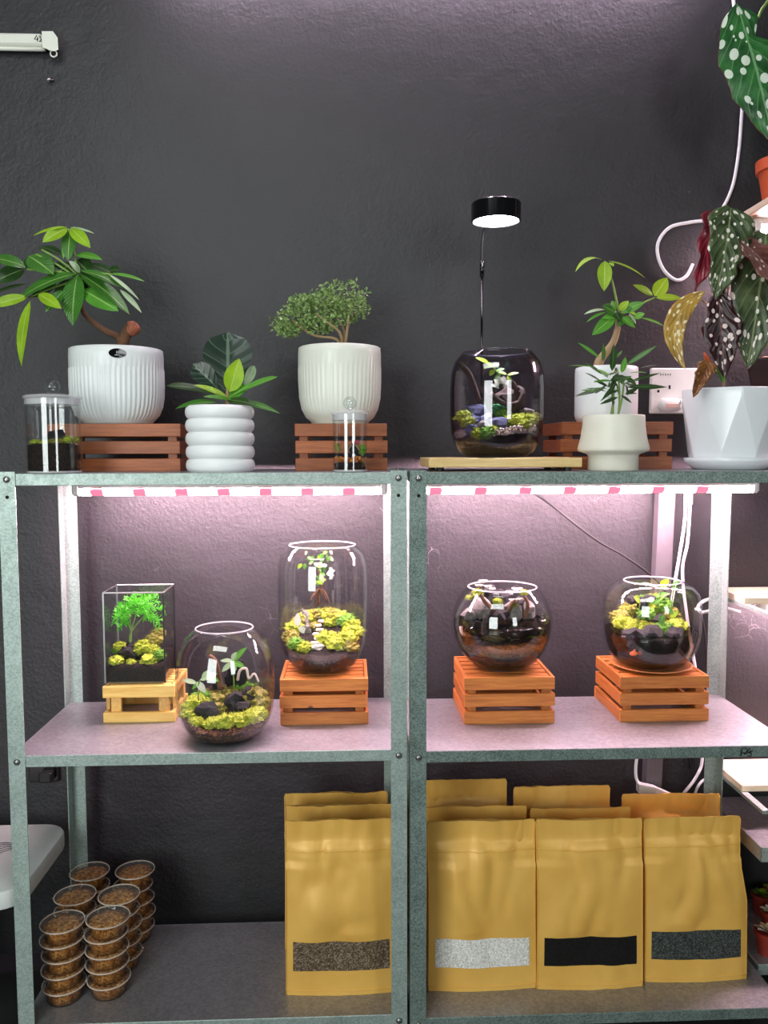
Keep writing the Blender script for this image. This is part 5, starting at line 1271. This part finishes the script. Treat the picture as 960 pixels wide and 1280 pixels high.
# ------------------------------------------------------------------ kraft pouches
def kraft_mat():
    t = NT('gold_kraft_foil'); t.set(.42, .10, .5)
    f = t.noise(9, 3); t.base(t.ramp(f, [(.3, lin('e2ad50')), (.7, lin('edbc5e'))]))
    t.bump(t.noise(260, 2), .08, .001); return t.m
M['kraft'] = kraft_mat()
CONT = {'white': granules('white_granules', ['f2f0ea', 'e2dfd6', 'c9c4b8', 'fbfaf6'], 330), 'black': granules('black_granules', ['0e0d0d', '151414', '1c1a1a'], 420), 'grey': granules('grey_granules', ['2e3230', '4a4e4b', '1e2221', '5d615e'], 360), 'brown': granules('brown_chips', ['5a4a38', '7d6a54', '3a2e22', '988672'], 330)}
def pouch(x0, x1, yf, z0, h, label, cont='black', depth=.072, lean=0.0, seed=0, rz=0, taper=0):
    w = x1 - x0; cx = (x0 + x1) / 2
    u = thing('kraft_pouch', (cx, yf + depth / 2, z0), label, 'pouch', 'gold kraft stand up pouches'); o3 = V((seed * 5.1, seed * 2.3, seed))
    o_ = V((cx, yf + depth / 2, z0))
    def dep(u_, v):           # half depth
        full = depth / 2 * (1 - v ** 1.6) ** .75 if v < 1 else 0
        full *= (.80 + .20 * math.sin(PI * min(1, max(0, u_)))) if v < .75 else (.4 + .6 * math.sin(PI * u_))
        if v > .86: full *= max(0, 1 - (v - .86) / .06) * .5
        return max(.0012, full)
    def P(u_, v, s):
        cr = noise.noise(V((u_ * 2.2, v * 2.0, s * 2)) + o3); n2 = noise.noise(V((u_ * 13, v * 3.2, s)) + o3)
        top = max(0, (v - .55) / .45)
        n1 = noise.noise(V((u_ * 4.0 + v * 1.5, v * 3.0 - u_, s)) + o3)
        y = dep(u_, v) * s + s * (.024 * cr * math.sin(PI * u_) * (1 - abs(v - .5)) * min(1, v * 4) + .020 * abs(n1) * (1 if v < .85 else .3) * math.sin(PI * u_) * (.35 if v < .33 else 1)) + .0060 * n2 * top
        y += .004 * top * noise.noise(V((u_ * 3, 0, 0)) + o3)
        if .815 < v < .84: y += -s * .0012
        x = (u_ - .5) * w * (1 - .012 * math.sin(PI * v)) * (.975 if v > .985 and (u_ < .01 or u_ > .99) else 1)
        if taper and u_ > .5: x -= taper * (u_ - .5) * 2 * max(0, min(1, (v - .5) / .2)) * w; y -= s * .0 ; y += s * taper * .35 * w * math.exp(-((u_ - .82) / .12) ** 2 - ((v - .45) / .14) ** 2)
        z = v * h - (.004 * math.sin(PI * u_) * 0) + .002 * top * noise.noise(V((u_ * 3 + 7, 0, 0)) + o3) * 2
        if v < .02: z = v * h
        ang = lean * v
        return o_ + V((x + ang * h * .0, y + lean * v * h, z))
    nx, nz = 28, 46; b = MB(); ids = {}
    for s in (-1, 1):
        for j in range(nz + 1):
            for i in range(nx + 1):
                ids[(s, i, j)] = len(b.v); b.v.append(P(i / nx, j / nz, s))
    for s in (-1, 1):
        for j in range(nz):
            for i in range(nx):
                q = (ids[s, i, j], ids[s, i + 1, j], ids[s, i + 1, j + 1], ids[s, i, j + 1]); b.face(q if s < 0 else q[::-1])
    for j in range(nz):
        b.face((ids[-1, 0, j], ids[-1, 0, j + 1], ids[1, 0, j + 1], ids[1, 0, j])); b.face((ids[-1, nx, j], ids[1, nx, j], ids[1, nx, j + 1], ids[-1, nx, j + 1]))
    for i in range(nx):
        b.face((ids[-1, i, 0], ids[1, i, 0], ids[1, i + 1, 0], ids[-1, i + 1, 0])); b.face((ids[-1, i, nz], ids[-1, i + 1, nz], ids[1, i + 1, nz], ids[1, i, nz]))
    b.build('bag', 'kraft', u, angle=60)
    # clear window with the contents behind it
    b = MB(); nx2, nz2 = 24, 8; ua, ub, va, vb = .065, .935, .145, .315
    for j in range(nz2 + 1):
        for i in range(nx2 + 1): b.v.append(P(ua + (ub - ua) * i / nx2, va + (vb - va) * j / nz2, -1) + V((0, -.0009, 0)))
    for j in range(nz2):
        for i in range(nx2): a = j * (nx2 + 1) + i; b.face((a, a + 1, a + nx2 + 2, a + nx2 + 1))
    b.build('window', CONT[cont], u, label=cont + ' granules showing in the window')
    # pressed side and bottom seams
    b = MB()
    for uu in (.006, .994): b.tube([P(uu, v / 30 * .985, -1) + V((0, -.0006, 0)) for v in range(31)], .0013, 5)
    b.tube([P(i / 20, .03, -1) + V((0, -.0006, 0)) for i in range(21)], .0013, 5)
    b.build('seam', 'kraft', u)
    b = MB(); b.tube([P(i / 24, .828, -1) + V((0, -.0004, 0)) for i in range(25)], .0011, 5); b.build('zip_ridge', 'kraft', u)
    return u
def pch(px0, px1, pyt, pyb, Yf, label, cont, seed, lean=0.0, taper=0):
    A, B = at(px0, pyb, Yf), at(px1, pyb, Yf)
    zt_ = at((px0 + px1) / 2, pyt, Yf + .045).z
    return pouch(A.x, B.x, Yf, ZB + .0004, (zt_ - ZB), label, cont, seed=seed, lean=lean, taper=taper)
pch(357, 497, 1022, 1243, 1.905, 'kraft pouch with brown chip window, frontmost on the left unit', 'brown', 1)
pch(357, 492, 1004, 1215, 1.998, 'kraft pouch in the middle of the left unit row, behind the brown chip pouch', 'brown', 2)
pch(356, 486, 989, 1195, 2.088, 'kraft pouch furthest back on the left unit', 'brown', 3)
pch(535, 671, 1024, 1238, 1.905, 'front kraft pouch with white granules in its window', 'white', 4)
pch(671.5, 805, 1022, 1237, 1.899, 'front kraft pouch with plain black window beside the white granule pouch', 'black', 5)
pch(806, 935, 1019, 1228, 1.915, 'rightmost front kraft pouch with dark grey granules and a creased right side', 'grey', 6, taper=.055)
pch(528, 660, 1006, 1215, 2.000, 'kraft pouch directly behind the white granule pouch', 'white', 7)
pch(664, 790, 1008, 1215, 1.998, 'kraft pouch directly behind the black window pouch', 'black', 8)
pch(520, 635, 973, 1195, 2.092, 'tall kraft pouch at the back left of the right unit', 'white', 9)
pch(643, 764, 981, 1195, 2.092, 'kraft pouch at the back behind the black window pouch row', 'black', 10)
pch(779, 902, 991, 1195, 2.09, 'rear kraft pouch behind the rightmost grey granule pouch', 'grey', 11)

# ------------------------------------------------------------------ little succulents on the right rack
def succulent(px, py, Y, r, label, mats, kind):
    k = pxm(Y); p = V((at(px, py, Y).x, Y, .1153))
    u = thing('potted_succulent', p, label, 'plant', 'small succulents in brown red pots'); h = .062
    b = MB(); b.lathe([(0, 0), (r * .72 * k, 0), (r * .95 * k, h * .8), (r * 1.04 * k, h * .82), (r * 1.08 * k, h), (r * .98 * k, h), (r * .9 * k, h * .85), (0, h * .85)], p, 28); b.build('pot', 'red_pot', u, angle=40)
    rng = random.Random(int(px + py)); c = p + V((0, 0, h * .9))
    for i in range(16):
        a = i * 2.4; el = .15 + .06 * i; L = r * k * (1.25 - .045 * i)
        d = V((math.cos(a) * math.cos(el), math.sin(a) * math.cos(el), math.sin(el)))
        b = MB(); b.leaf(c, c + d * L, L * .42, (0, 0, 1), .12 if kind else -.05, .25, 'obov', 2, 5); b.build('leaf', rng.choice(mats), u)
succulent(958, 1208, 2.04, 16, 'tan succulent in brown red pot nearest the front at the lower right edge', ['stem_tan', 'white_petal'], 1)
succulent(963, 1180, 2.13, 13, 'pale pink succulent in brown red pot, second back at the lower right edge', ['white_petal', 'mint_leaf'], 1)
succulent(950, 1165, 2.22, 12, 'bright green succulent in brown red pot beside the rightmost kraft pouch', ['lime', 'moss_green'], 1)
succulent(968, 1160, 2.24, 14, 'lime succulent in brown red pot furthest back at the lower right edge', ['lime', 'leaf_mid'], 1)
